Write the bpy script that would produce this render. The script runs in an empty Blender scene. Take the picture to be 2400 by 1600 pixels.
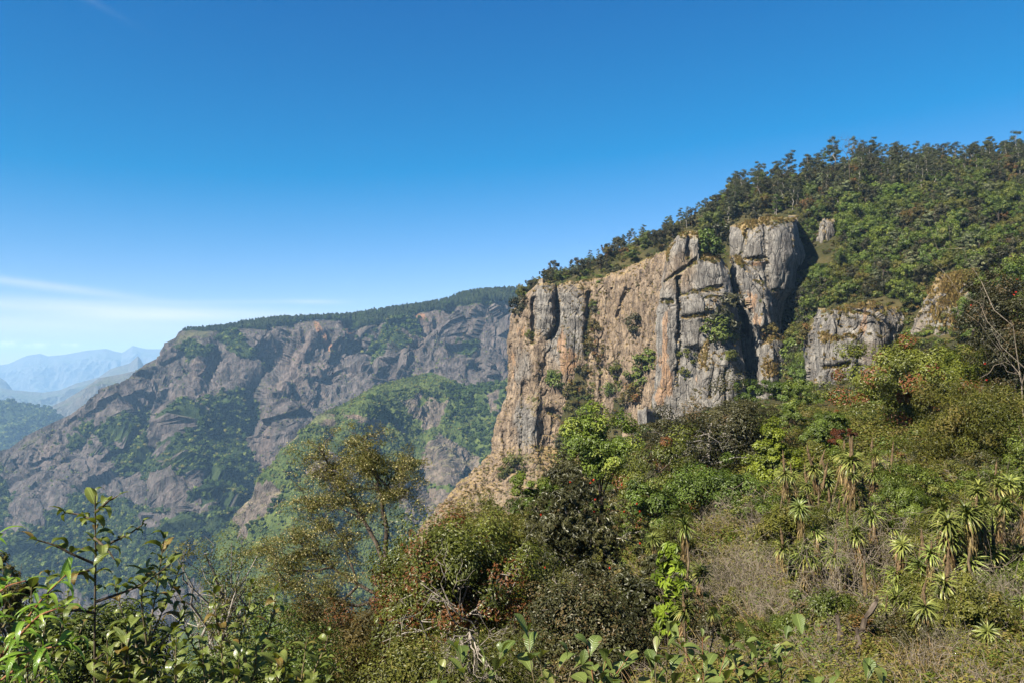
import bpy, math, random, time
import numpy as np
from mathutils import Vector, Matrix, Quaternion
from mathutils.bvhtree import BVHTree
T0 = time.time()
SC = bpy.context.scene
COL = SC.collection
# ------------------------------------------------------------------ camera, sky, sun, exposure
F, CX, HY = 1848.0, 1200.0, 850.0            # focal length in photo pixels, centre column, horizon row
cam_d = bpy.data.cameras.new('camera'); cam = bpy.data.objects.new('camera', cam_d); COL.objects.link(cam)
cam_d.sensor_width = 36.0; cam_d.lens = 36.0 * F / 2400.0
cam_d.shift_y = 50.0 / 2400.0
cam_d.clip_start = 0.1; cam_d.clip_end = 200000
cam.location = (0, 0, 0); cam.rotation_euler = (math.pi / 2, 0, 0)
SC.camera = cam
SUN_EL, SUN_AZ = math.radians(42), math.radians(-131)      # azimuth from +Y towards +X
TO_SUN = Vector((math.sin(SUN_AZ) * math.cos(SUN_EL), math.cos(SUN_AZ) * math.cos(SUN_EL), math.sin(SUN_EL)))
W = bpy.data.worlds.new('World'); SC.world = W; W.use_nodes = True
wn, wl = W.node_tree.nodes, W.node_tree.links
wn.clear()
w_out = wn.new('ShaderNodeOutputWorld'); w_bg = wn.new('ShaderNodeBackground'); w_sky = wn.new('ShaderNodeTexSky')
w_sky.sky_type = 'NISHITA'; w_sky.sun_disc = False
w_sky.sun_elevation = SUN_EL; w_sky.sun_rotation = SUN_AZ
w_sky.altitude = 2000; w_sky.air_density = 1.0; w_sky.dust_density = 0.4; w_sky.ozone_density = 3.0
w_bg.inputs['Strength'].default_value = 0.058
# contrasty, deep blue sky: the physical sky scaled and offset per channel, everywhere alike
w_ma = wn.new('ShaderNodeVectorMath'); w_ma.operation = 'MULTIPLY_ADD'; w_ma.inputs[1].default_value = (0.90, 0.645, 0.68); w_ma.inputs[2].default_value = (-1.40, -0.27, 0.32)
w_hsv = wn.new('ShaderNodeVectorMath'); w_hsv.operation = 'MAXIMUM'; w_hsv.inputs[1].default_value = (0, 0, 0)
wl.new(w_sky.outputs[0], w_ma.inputs[0]); wl.new(w_ma.outputs[0], w_hsv.inputs[0])

def wnode(t, **kw):
    n = wn.new(t)
    for k, v in kw.items(): setattr(n, k, v)
    return n
def wmath(op, a, b=None, c=None):
    n = wnode('ShaderNodeMath', operation=op)
    for i, v in enumerate((a, b, c)):
        if v is None: continue
        if isinstance(v, (int, float)): n.inputs[i].default_value = v
        else: wl.new(v, n.inputs[i])
    return n.outputs[0]
# thin cirrus low over the horizon: soft streaks in azimuth / elevation, broken up by stretched noise
w_tc = wnode('ShaderNodeTexCoord'); w_sep = wnode('ShaderNodeSeparateXYZ')
wl.new(w_tc.outputs['Generated'], w_sep.inputs[0])
az = wmath('ARCTAN2', w_sep.outputs[0], w_sep.outputs[1]); el = wmath('ARCSINE', w_sep.outputs[2])
w_cmb = wnode('ShaderNodeCombineXYZ'); wl.new(wmath('MULTIPLY', az, 3.5), w_cmb.inputs[0])
wl.new(wmath('MULTIPLY', wmath('ADD', el, wmath('MULTIPLY', az, 0.06)), 42.0), w_cmb.inputs[1])
w_nz = wnode('ShaderNodeTexNoise'); w_nz.inputs['Scale'].default_value = 1.0; w_nz.inputs['Detail'].default_value = 6; w_nz.inputs['Roughness'].default_value = 0.55
wl.new(w_cmb.outputs[0], w_nz.inputs['Vector'])
def streak(az0, el0, tilt, wa, we, amp):
    da = wmath('SUBTRACT', az, az0)
    de = wmath('SUBTRACT', wmath('SUBTRACT', el, el0), wmath('MULTIPLY', da, tilt))
    e = wmath('ADD', wmath('POWER', wmath('ABSOLUTE', wmath('DIVIDE', da, wa)), 2.0), wmath('POWER', wmath('ABSOLUTE', wmath('DIVIDE', de, we)), 2.0))
    return wmath('MULTIPLY', wmath('POWER', 2.718, wmath('MULTIPLY', e, -1.0)), amp)
s = streak(-0.530, 0.083, -0.10, 0.085, 0.0045, 0.75)
for a in ((-0.46, 0.060, -0.02, 0.20, 0.0085, 0.85), (-0.40, 0.054, 0.02, 0.12, 0.006, 0.7), (-0.243, 0.0745, 0.0, 0.032, 0.0028, 0.35), (-0.60, 0.040, 0.0, 0.25, 0.012, 0.7),
          (-0.35, 0.072, 0.03, 0.12, 0.003, 0.22), (0.9, 0.075, 0.05, 0.2, 0.008, 0.6), (-1.1, 0.07, -0.05, 0.2, 0.008, 0.6), (-0.52, 0.395, -0.35, 0.05, 0.004, 0.10)):
    s = wmath('ADD', s, streak(*a))
w_cm2 = wnode('ShaderNodeCombineXYZ'); wl.new(wmath('MULTIPLY', az, 60.0), w_cm2.inputs[0]); wl.new(wmath('MULTIPLY', el, 110.0), w_cm2.inputs[1])
w_nz2 = wnode('ShaderNodeTexNoise'); w_nz2.inputs['Scale'].default_value = 1.0; w_nz2.inputs['Detail'].default_value = 5; wl.new(w_cm2.outputs[0], w_nz2.inputs['Vector'])
w_mr2 = wnode('ShaderNodeMapRange'); w_mr2.inputs[1].default_value = 0.40; w_mr2.inputs[2].default_value = 0.58; wl.new(w_nz2.outputs[0], w_mr2.inputs[0])
cu = 0.0
for a in ((-0.570, 0.0200, 0.0, 0.016, 0.0036, 1.0), (-0.545, 0.0190, 0.0, 0.012, 0.0030, 1.0), (-0.522, 0.0195, 0.0, 0.008, 0.0026, 0.9), (-0.506, 0.0200, 0.0, 0.004, 0.0026, 0.8), (-0.62, 0.019, 0, 0.02, 0.003, 1.0), (0.8, 0.02, 0, 0.03, 0.003, 1.0)):
    cu = wmath('ADD', streak(*a), cu)
cu = wmath('MULTIPLY', cu, w_mr2.outputs[0])
w_mr = wnode('ShaderNodeMapRange'); w_mr.inputs[1].default_value = 0.28; w_mr.inputs[2].default_value = 0.68; w_mr.inputs[3].default_value = 0.35
wl.new(w_nz.outputs[0], w_mr.inputs[0])
cl = wmath('MINIMUM', wmath('ADD', wmath('MULTIPLY', s, w_mr.outputs[0]), wmath('MULTIPLY', cu, 3.0)), 2.2)
w_mix = wnode('ShaderNodeMix', data_type='RGBA', clamp_factor=False); wl.new(cl, w_mix.inputs[0]); wl.new(w_hsv.outputs[0], w_mix.inputs[6]); w_mix.inputs[7].default_value = (4.6, 4.8, 5.0, 1)
wl.new(w_mix.outputs[2], w_bg.inputs['Color']); wl.new(w_bg.outputs[0], w_out.inputs['Surface'])

sun_d = bpy.data.lights.new('sun', 'SUN'); sun_d.energy = 5.0; sun_d.angle = math.radians(0.53); sun_d.color = (1.0, 0.93, 0.80)
sun = bpy.data.objects.new('sun', sun_d); COL.objects.link(sun); sun.rotation_euler = TO_SUN.to_track_quat('Z', 'Y').to_euler(); sun.location = (-200, -200, 300)
vs = SC.view_settings; vs.view_transform = 'Standard'; vs.look = 'None'; vs.exposure = 1.8; vs.gamma = 1.0; vs.use_curve_mapping = False
cy = SC.cycles
cy.max_bounces = 5; cy.diffuse_bounces = 2; cy.glossy_bounces = 1; cy.transmission_bounces = 3; cy.transparent_max_bounces = 6; cy.volume_bounces = 0
cy.use_denoising = True; cy.caustics_reflective = False; cy.caustics_refractive = False

# ------------------------------------------------------------------ helpers
def at(px, py, D):
    return np.array([(px - CX) / F * D, D, -(py - HY) / F * D])
def rgb(h):                                   # sRGB 0-255 -> linear
    return tuple(((c / 255) / 12.92 if c / 255 <= 0.04045 else ((c / 255 + 0.055) / 1.055) ** 2.4) for c in h)
def tag(o, label=None, cat=None, group=None, kind=None):
    if label: o['label'] = label
    if cat: o['category'] = cat
    if group: o['group'] = group
    if kind: o['kind'] = kind
    return o
def link(o, parent=None):
    COL.objects.link(o)
    if parent: o.parent = parent
    return o
def empty(name, loc, rz=0, s=1.0):
    o = bpy.data.objects.new(name, None); o.location = loc; o.rotation_euler = (0, 0, rz); o.scale = (s, s, s); o.empty_display_size = 0.3
    return link(o)
def mesh(name, V, Fs, mat=None, attrs=None, smooth=False):
    """Fs: int array (n,3) or (n,4) or list of such"""
    if not isinstance(Fs, list): Fs = [Fs]
    Fs = [f for f in Fs if len(f)]
    me = bpy.data.meshes.new(name)
    V = np.asarray(V, dtype=np.float32)
    me.vertices.add(len(V)); me.vertices.foreach_set('co', V.ravel())
    li = np.concatenate([f.ravel() for f in Fs]).astype(np.int32) if Fs else np.zeros(0, np.int32)
    tot = np.concatenate([np.full(len(f), f.shape[1]) for f in Fs]).astype(np.int32) if Fs else np.zeros(0, np.int32)
    if len(li):
        st = np.concatenate([[0], np.cumsum(tot)[:-1]]).astype(np.int32)
        me.loops.add(len(li)); me.loops.foreach_set('vertex_index', li)
        me.polygons.add(len(tot)); me.polygons.foreach_set('loop_start', st); me.polygons.foreach_set('loop_total', tot)
        me.polygons.foreach_set('use_smooth', np.full(len(tot), smooth))
    for k, a in (attrs or {}).items():
        a = np.asarray(a)
        t = 'INT' if a.dtype.kind == 'i' else 'FLOAT'
        at_ = me.attributes.new(k, t, 'POINT'); at_.data.foreach_set('value', a.astype(np.int32 if t == 'INT' else np.float32))
    me.update(calc_edges=True)
    if mat: me.materials.append(mat)
    return me
def obj(name, me, parent=None):
    return link(bpy.data.objects.new(name, me), parent)
def grid_faces(nr, nc):
    i = np.arange(nr * nc).reshape(nr, nc)
    return np.stack([i[:-1, :-1], i[1:, :-1], i[1:, 1:], i[:-1, 1:]], -1).reshape(-1, 4)
def interp(pts, x):
    p = np.array(sorted(pts), float)
    return np.interp(x, p[:, 0], p[:, 1])
# ---- noise
def _h(ix, iy, iz, s):
    h = (ix.astype(np.uint32) * np.uint32(374761393) + iy.astype(np.uint32) * np.uint32(668265263) + iz.astype(np.uint32) * np.uint32(2147483647 - 1013) + np.uint32((s * 974711 + 77) & 0xffffffff))
    h = (h ^ (h >> np.uint32(13))) * np.uint32(1274126177)
    h = (h ^ (h >> np.uint32(16))) * np.uint32(2246822519)
    return h ^ (h >> np.uint32(15))
def _r(h, k=0):
    h = (h + np.uint32(k * 2654435 + k)) * np.uint32(2654435761)
    h = h ^ (h >> np.uint32(14)); h = h * np.uint32(1597334677); h = h ^ (h >> np.uint32(16))
    return (h & np.uint32(0xffffff)).astype(np.float64) / 16777216.0
def vnoise(P, s=0):
    """smooth value noise in [-1,1]"""
    P = np.asarray(P, float); i = np.floor(P).astype(np.int64); f = P - i
    u = f * f * f * (f * (f * 6 - 15) + 10)
    r = 0
    for dx in (0, 1):
        for dy in (0, 1):
            for dz in (0, 1):
                w = (u[:, 0] if dx else 1 - u[:, 0]) * (u[:, 1] if dy else 1 - u[:, 1]) * (u[:, 2] if dz else 1 - u[:, 2])
                r = r + w * _r(_h(i[:, 0] + dx, i[:, 1] + dy, i[:, 2] + dz, s))
    return r * 2 - 1
def fbm(P, oct=4, s=0, gain=0.5, ridged=False):
    P = np.asarray(P, float); a, t, r = 1.0, 0.0, 0.0
    for o in range(oct):
        n = vnoise(P * (2.03 ** o) + o * 17.3, s + o)
        if ridged: n = 1 - 2 * np.abs(n)
        r = r + a * n; t += a; a *= gain
    return r / t
def facets(P, cell, s=0):
    """blocky fracture relief: every cell of a jittered lattice is a tilted plane with an offset of its own; also the distance to the joint"""
    Q = np.asarray(P, float) / np.array(cell); b = np.floor(Q).astype(np.int64)
    best = np.full(len(Q), 1e9); sec = np.full(len(Q), 1e9); val = np.zeros(len(Q))
    for dx in (-1, 0, 1):
        for dy in (-1, 0, 1):
            for dz in (-1, 0, 1):
                c = b + np.array([dx, dy, dz]); h = _h(c[:, 0], c[:, 1], c[:, 2], s)
                ft = c + np.stack([_r(h, 1), _r(h, 2), _r(h, 3)], -1)
                df = Q - ft; d = (df ** 2).sum(1)
                v = ((_r(h, 4) - .5) * 1.4 * df[:, 0] + (_r(h, 5) - .5) * 1.4 * df[:, 1] + (_r(h, 6) - .5) * 1.4 * df[:, 2]) + (_r(h, 7) - .5)
                m = d < best
                sec = np.where(m, best, np.minimum(sec, d)); val = np.where(m, v, val); best = np.where(m, d, best)
    return val, np.sqrt(sec) - np.sqrt(best)
def seg_dist(px, py, line, ys=1.0):
    """distance in photo pixels to a polyline, and where along it (0..1)"""
    best = np.full(px.shape, 1e9); tt = np.zeros(px.shape)
    n = len(line) - 1
    for k in range(n):
        (x0, y0), (x1, y1) = line[k], line[k + 1]
        dx, dy = x1 - x0, (y1 - y0) * ys; L = dx * dx + dy * dy + 1e-9
        t = np.clip(((px - x0) * dx + (py - y0) * ys * dy) / L, 0, 1)
        d = np.hypot(px - x0 - t * dx, (py - y0) * ys - t * dy)
        m = d < best; best = np.where(m, d, best); tt = np.where(m, (k + t) / n, tt)
    return best, tt
def in_poly(px, py, poly):
    r = np.zeros(px.shape, bool); n = len(poly)
    for k in range(n):
        (x0, y0), (x1, y1) = poly[k], poly[(k + 1) % n]
        c = ((y0 > py) != (y1 > py)) & (px < (x1 - x0) * (py - y0) / (y1 - y0 + 1e-9) + x0)
        r ^= c
    return r
def warp(px, py, amp, scale, s):
    P = np.stack([px / scale, py / scale, np.zeros(px.shape)], -1).reshape(-1, 3)
    return px + amp * fbm(P, 3, s).reshape(px.shape), py + amp * fbm(P + 31.7, 3, s + 9).reshape(px.shape)
def smooth(x, a, b):
    t = np.clip((x - a) / (b - a), 0, 1); return t * t * (3 - 2 * t)
def normals(G):
    dv = np.gradient(G, axis=0); du = np.gradient(G, axis=1)
    n = np.cross(du, dv); n /= np.linalg.norm(n, axis=2, keepdims=True) + 1e-12
    n[n[..., 1] > 0] *= -1                                        # towards the viewer's side
    return n

# ------------------------------------------------------------------ materials
ALB = 0.64
class NT:
    def __init__(s, name):
        s.m = bpy.data.materials.new(name); s.m.use_nodes = True; s.t = s.m.node_tree; s.n, s.l = s.t.nodes, s.t.links; s.n.clear()
        s.out = s.n.new('ShaderNodeOutputMaterial')
    def new(s, t, **kw):
        n = s.n.new(t)
        for k, v in kw.items(): setattr(n, k, v)
        return n
    def put(s, sock, v):
        if v is None: return
        if isinstance(v, bpy.types.NodeSocket): s.l.new(v, sock)
        elif isinstance(v, (tuple, list)) and len(v) == 3 and sock.type == 'RGBA': sock.default_value = (*v, 1)
        else: sock.default_value = v
    def math(s, op, a, b=None, c=None, clamp=False):
        n = s.new('ShaderNodeMath', operation=op, use_clamp=clamp)
        for i, v in enumerate((a, b, c)): s.put(n.inputs[i], v)
        return n.outputs[0]
    def mix(s, f, a, b, blend='MIX'):
        n = s.new('ShaderNodeMix', data_type='RGBA', blend_type=blend); s.put(n.inputs[0], f); s.put(n.inputs[6], a); s.put(n.inputs[7], b); return n.outputs[2]
    def attr(s, name): return s.new('ShaderNodeAttribute', attribute_name=name).outputs['Fac']
    def pos(s): return s.new('ShaderNodeNewGeometry').outputs['Position']
    def map(s, vec, scale, loc=(0, 0, 0), rot=(0, 0, 0)):
        n = s.new('ShaderNodeMapping'); s.put(n.inputs[0], vec); n.inputs[1].default_value = loc; n.inputs[2].default_value = rot; n.inputs[3].default_value = scale; return n.outputs[0]
    def noise(s, vec, scale, detail=4, rough=0.55, dist=0.0):
        n = s.new('ShaderNodeTexNoise'); s.put(n.inputs['Vector'], vec); n.inputs['Scale'].default_value = scale; n.inputs['Detail'].default_value = detail
        n.inputs['Roughness'].default_value = rough; n.inputs['Distortion'].default_value = dist; return n.outputs[0]
    def vor(s, vec, scale, feature='F1', out='Distance'):
        n = s.new('ShaderNodeTexVoronoi', feature=feature); s.put(n.inputs['Vector'], vec); n.inputs['Scale'].default_value = scale; return n.outputs[out]
    def rng(s, v, a, b, c=0.0, d=1.0, smooth_=True):
        n = s.new('ShaderNodeMapRange', interpolation_type='SMOOTHSTEP' if smooth_ else 'LINEAR')
        s.put(n.inputs[0], v)
        for i, x in enumerate((a, b, c, d)): n.inputs[i + 1].default_value = x
        return n.outputs[0]
    def bump(s, h, strength, dist):
        n = s.new('ShaderNodeBump'); s.put(n.inputs['Height'], h); n.inputs['Strength'].default_value = strength; n.inputs['Distance'].default_value = dist; return n.outputs[0]
    def diffuse(s, col, normal=None, rough=0.9, spec=0.1):
        n = s.new('ShaderNodeBsdfPrincipled'); s.put(n.inputs['Base Color'], s.mix(1.0, col, (ALB, ALB, ALB), 'MULTIPLY')); n.inputs['Roughness'].default_value = rough
        n.inputs['Specular IOR Level'].default_value = spec
        if normal: s.l.new(normal, n.inputs['Normal'])
        s.l.new(n.outputs[0], s.out.inputs['Surface']); return s.m
LEAF_GAIN = 0.74
def leaf_mat(name, c0, c1, c2, trans=0.28, gloss=0.04, rough=0.45, var=0.22):
    """leaf colour runs c0..c1 by leaf, c2 on young leaves and flowers (attribute tip)"""
    k = NT(name); c0, c1, c2 = (tuple(x * LEAF_GAIN * g * b for x, b in zip(c, (1, 1, .75))) for c, g in ((c0, .55), (c1, 1.0), (c2, .9))); trans *= .8
    col = k.mix(k.attr('rnd'), c0, c1); col = k.mix(k.attr('tip'), col, c2)
    oi = k.new('ShaderNodeObjectInfo')
    hs = k.new('ShaderNodeHueSaturation'); k.put(hs.inputs['Color'], col)
    k.put(hs.inputs['Value'], k.rng(oi.outputs['Random'], 0, 1, 1 - var, 1 + var, False))
    k.put(hs.inputs['Hue'], k.rng(k.math('FRACT', k.math('MULTIPLY', oi.outputs['Random'], 7.31)), 0, 1, 0.485, 0.512, False))
    c = hs.outputs[0]
    d = k.new('ShaderNodeBsdfDiffuse'); k.put(d.inputs[0], c)
    t = k.new('ShaderNodeBsdfTranslucent'); k.put(t.inputs[0], k.mix(1.0, c, (1.25, 1.25, 0.6), 'MULTIPLY'))
    m = k.new('ShaderNodeMixShader'); m.inputs[0].default_value = trans; k.l.new(d.outputs[0], m.inputs[1]); k.l.new(t.outputs[0], m.inputs[2])
    g = k.new('ShaderNodeBsdfGlossy'); g.inputs[0].default_value = (1, 1, .9, 1); g.inputs['Roughness'].default_value = rough
    m2 = k.new('ShaderNodeMixShader'); m2.inputs[0].default_value = gloss * .35; k.l.new(m.outputs[0], m2.inputs[1]); k.l.new(g.outputs[0], m2.inputs[2])
    k.l.new(m2.outputs[0], k.out.inputs['Surface']); return k.m
def bark_mat(name, c0, c1, scale=6.0):
    k = NT(name); tc = k.new('ShaderNodeTexCoord').outputs['Object']
    n = k.noise(k.map(tc, (1, 1, 0.25)), scale, 5, 0.6)
    return k.diffuse(k.mix(k.rng(n, 0.3, 0.7), c0, c1), k.bump(n, 0.6, 0.03))

def rock_mat():
    """cliff rock: grey weathered stone, tan broken stone, orange scars, dark water streaks, pale lichen, straw grass on ledges"""
    k = NT('cliff_rock'); p = k.pos()
    big = k.noise(k.map(p, (1, 1, 0.6)), 0.05, 5, 0.6)
    mid = k.noise(k.map(p, (1, 1, 0.45)), 0.32, 6, 0.65)
    fine = k.noise(p, 1.7, 5, 0.7)
    st = k.noise(k.map(p, (1, 1, 0.045)), 0.55, 5, 0.65)
    st2 = k.noise(k.map(p, (1, 1, 0.03), (7, 3, 1)), 1.5, 3, 0.6)
    grey = k.mix(k.rng(mid, 0.3, 0.72), (0.105, 0.095, 0.086), (0.30, 0.275, 0.24))
    tan = k.mix(k.rng(mid, 0.28, 0.7), (0.105, 0.074, 0.052), (0.32, 0.235, 0.155))
    ta = k.math('ADD', k.attr('tan'), k.math('MULTIPLY', k.math('SUBTRACT', big, 0.5), 1.1))
    c = k.mix(k.rng(ta, 0.3, 0.7), grey, tan)
    oc = k.mix(k.rng(fine, 0.3, 0.7), (0.26, 0.13, 0.06), (0.47, 0.27, 0.13))
    om = k.rng(k.math('ADD', k.attr('orange'), k.math('MULTIPLY', k.math('SUBTRACT', k.math('ADD', k.math('MULTIPLY', st, 0.55), k.math('MULTIPLY', mid, 0.45)), 0.5), 1.9)), 0.42, 0.62)
    c = k.mix(k.math('MULTIPLY', om, k.rng(st2, 0.3, 0.6, 0.35, 0.8)), c, oc)
    dm = k.math('MULTIPLY', k.rng(st, 0.5, 0.68), k.rng(k.math('ADD', k.attr('streak'), big), 0.62, 0.95))
    c = k.mix(k.math('MULTIPLY', dm, 0.72), c, (0.05, 0.046, 0.048))
    wm = k.math('MULTIPLY', k.rng(st2, 0.56, 0.7), k.rng(mid, 0.42, 0.6))
    c = k.mix(k.math('MULTIPLY', wm, 0.35), c, (0.48, 0.46, 0.42))
    lich = k.math('MULTIPLY', k.rng(k.vor(p, 0.9), 0.0, 0.4, 1.0, 0.0), k.rng(fine, 0.5, 0.62))
    c = k.mix(k.math('MULTIPLY', lich, 0.45), c, (0.5, 0.49, 0.46))
    nz = k.new('ShaderNodeSeparateXYZ'); k.l.new(k.new('ShaderNodeNewGeometry').outputs['Normal'], nz.inputs[0])
    gm = k.rng(k.math('ADD', k.math('ADD', nz.outputs[2], k.attr('grass')), k.math('MULTIPLY', k.math('SUBTRACT', mid, 0.5), 0.9)), 0.62, 0.80)
    gcol = k.mix(k.rng(fine, 0.3, 0.7), (0.17, 0.11, 0.04), (0.38, 0.27, 0.11))
    gcol = k.mix(k.rng(big, 0.52, 0.66), gcol, (0.10, 0.115, 0.03))
    c = k.mix(k.math('MULTIPLY', gm, 0.9), c, gcol)
    cr = k.vor(k.map(p, (1, 1, 0.35)), 0.22, 'DISTANCE_TO_EDGE')
    c = k.mix(k.rng(cr, 0.0, 0.035, 0.45, 0.0), c, (0.04, 0.036, 0.034))
    sp_ = k.noise(p, 4.2, 3, 0.7); c = k.mix(k.rng(sp_, 0.56, 0.68, 0, 0.5), c, (0.05, 0.042, 0.036)); c = k.mix(k.rng(sp_, 0.32, 0.43, 0.42, 0), c, (0.50, 0.47, 0.42))
    for sc3, loc, th, dk in (((1, 1, 0.12), (5, 2, 1), .016, .75), ((0.35, 0.35, 1.3), (1, 8, 3), .012, .55)):
        nn = k.noise(k.map(p, sc3, loc), 0.14, 5, 0.6); c = k.mix(k.rng(k.math('ABSOLUTE', k.math('SUBTRACT', nn, 0.5)), 0.0, th, dk, 0.0), c, (0.035, 0.03, 0.028))
    h = k.math('ADD', k.math('MULTIPLY', mid, 1.6), k.math('ADD', k.math('MULTIPLY', fine, 0.8), k.math('MULTIPLY', st2, 0.4)))
    h = k.math('ADD', h, k.rng(cr, 0.0, 0.06, -0.5, 0.0))
    return k.diffuse(c, k.bump(h, 0.75, 0.8), 0.9, 0.12)
def mountain_mat(name, rock0, rock1, green0, green1, grassc):
    k = NT(name); p = k.pos()
    n1 = k.noise(k.map(p, (1, 1, 0.5)), 0.0045, 7, 0.62); n2 = k.noise(k.map(p, (1, 1, 0.7)), 0.03, 6, 0.65)
    n3 = k.noise(k.map(p, (1, 1, 0.14)), 0.022, 6, 0.68)
    c = k.mix(k.rng(n2, 0.3, 0.7), rock0, rock1)
    c = k.mix(k.rng(n3, 0.50, 0.66, 0, 0.5), c, tuple(x * 0.6 for x in rock0))
    n4 = k.noise(k.map(p, (1, 1, 0.3), (3, 1, 2)), 0.085, 5, 0.72); c = k.mix(k.rng(n4, 0.50, 0.62, 0, 0.45), c, (0.06, 0.066, 0.032)); c = k.mix(k.rng(n4, 0.30, 0.42, 0.45, 0), c, tuple(min(1, x * 1.35) for x in rock1))
    c = k.mix(k.math('MULTIPLY', k.rng(n1, 0.5, 0.65), 0.35), c, tuple(x * y for x, y in zip(rock1, (1.25, 1.08, 0.92))))
    om = k.rng(k.math('ADD', k.attr('orange'), k.math('SUBTRACT', n3, 0.5)), 0.35, 0.6)
    c = k.mix(k.math('MULTIPLY', om, 0.7), c, (0.42, 0.22, 0.12))
    nz = k.new('ShaderNodeSeparateXYZ'); k.l.new(k.new('ShaderNodeNewGeometry').outputs['Normal'], nz.inputs[0])
    gr = k.rng(k.math('ADD', k.math('ADD', k.math('MULTIPLY', nz.outputs[2], 0.9), k.attr('grass')), k.math('MULTIPLY', k.math('SUBTRACT', n2, 0.5), 1.1)), 0.60, 0.95)
    c = k.mix(k.math('MULTIPLY', gr, 0.75), c, k.mix(k.rng(n1, 0.4, 0.62), grassc, tuple(x * y for x, y in zip(grassc, (0.55, 0.8, 0.6)))))
    gm = k.rng(k.math('ADD', k.attr('green'), k.math('MULTIPLY', k.math('SUBTRACT', n2, 0.5), 0.7)), 0.38, 0.55)
    c = k.mix(gm, c, k.mix(k.rng(n2, 0.35, 0.65), green0, green1))
    cr = k.vor(k.map(p, (1, 1, 0.45), (0, 0, 0), (0.2, 0.5, 0.0)), 0.02, 'DISTANCE_TO_EDGE')
    for rot, scl, th in (((0, 0.7, 0), 0.010, .022), ((0, -0.55, 0), 0.008, .018), ((0, 0.15, 0), 0.016, .022)):
        nn = k.noise(k.map(p, (1, 1, 0.22), (rot[1] * 900, 40, 7), rot), scl, 5, 0.6); ln = k.rng(k.math('ABSOLUTE', k.math('SUBTRACT', nn, 0.5)), 0.0, th, 0.5, 0.0); c = k.mix(k.math('MULTIPLY', ln, k.math('SUBTRACT', 1.0, gm)), c, tuple(x * 0.22 for x in rock0))
    c = k.mix(k.math('MULTIPLY', k.rng(cr, 0.0, 0.03, 0.35, 0.0), k.rng(n1, 0.45, 0.65)), c, tuple(x * 0.4 for x in rock0))
    h = k.math('ADD', k.math('MULTIPLY', n2, 0.9), k.math('ADD', n3, k.math('MULTIPLY', n4, 0.5)))
    return k.diffuse(c, k.bump(h, 1.0, 20.0), 0.95, 0.05)
def soil_mat():
    k = NT('dry_slope_soil'); p = k.pos()
    a = k.noise(p, 0.25, 5, 0.6); b = k.noise(p, 2.5, 6, 0.7); d = k.noise(p, 0.04, 4, 0.6)
    c = k.mix(k.rng(b, 0.3, 0.7), (0.13, 0.085, 0.045), (0.36, 0.26, 0.14))
    c = k.mix(k.rng(a, 0.45, 0.62, 0, 0.75), c, k.mix(k.rng(b, 0.35, 0.65), (0.035, 0.04, 0.014), (0.11, 0.10, 0.035)))
    y = k.new('ShaderNodeSeparateXYZ'); k.l.new(p, y.inputs[0])
    far = k.rng(y.outputs[1], 60, 140)
    c = k.mix(k.math('MULTIPLY', far, 0.9), c, k.mix(k.rng(d, 0.4, 0.6), (0.022, 0.028, 0.010), (0.055, 0.05, 0.02)))
    return k.diffuse(c, k.bump(b, 0.8, 0.25), 0.95, 0.05)
M = {}
M['rock'] = rock_mat()
M['mount'] = mountain_mat('mountain_rock', (0.070, 0.060, 0.058), (0.185, 0.152, 0.138), (0.022, 0.038, 0.012), (0.052, 0.072, 0.022), (0.13, 0.12, 0.05))
M['spur'] = mountain_mat('spur_slope', (0.11, 0.09, 0.078), (0.28, 0.22, 0.17), (0.045, 0.07, 0.018), (0.12, 0.15, 0.042), (0.26, 0.23, 0.09))
M['far'] = mountain_mat('far_range', (0.08, 0.08, 0.08), (0.17, 0.16, 0.14), (0.02, 0.035, 0.015), (0.04, 0.06, 0.02), (0.12, 0.13, 0.05))
M['soil'] = soil_mat()
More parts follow.
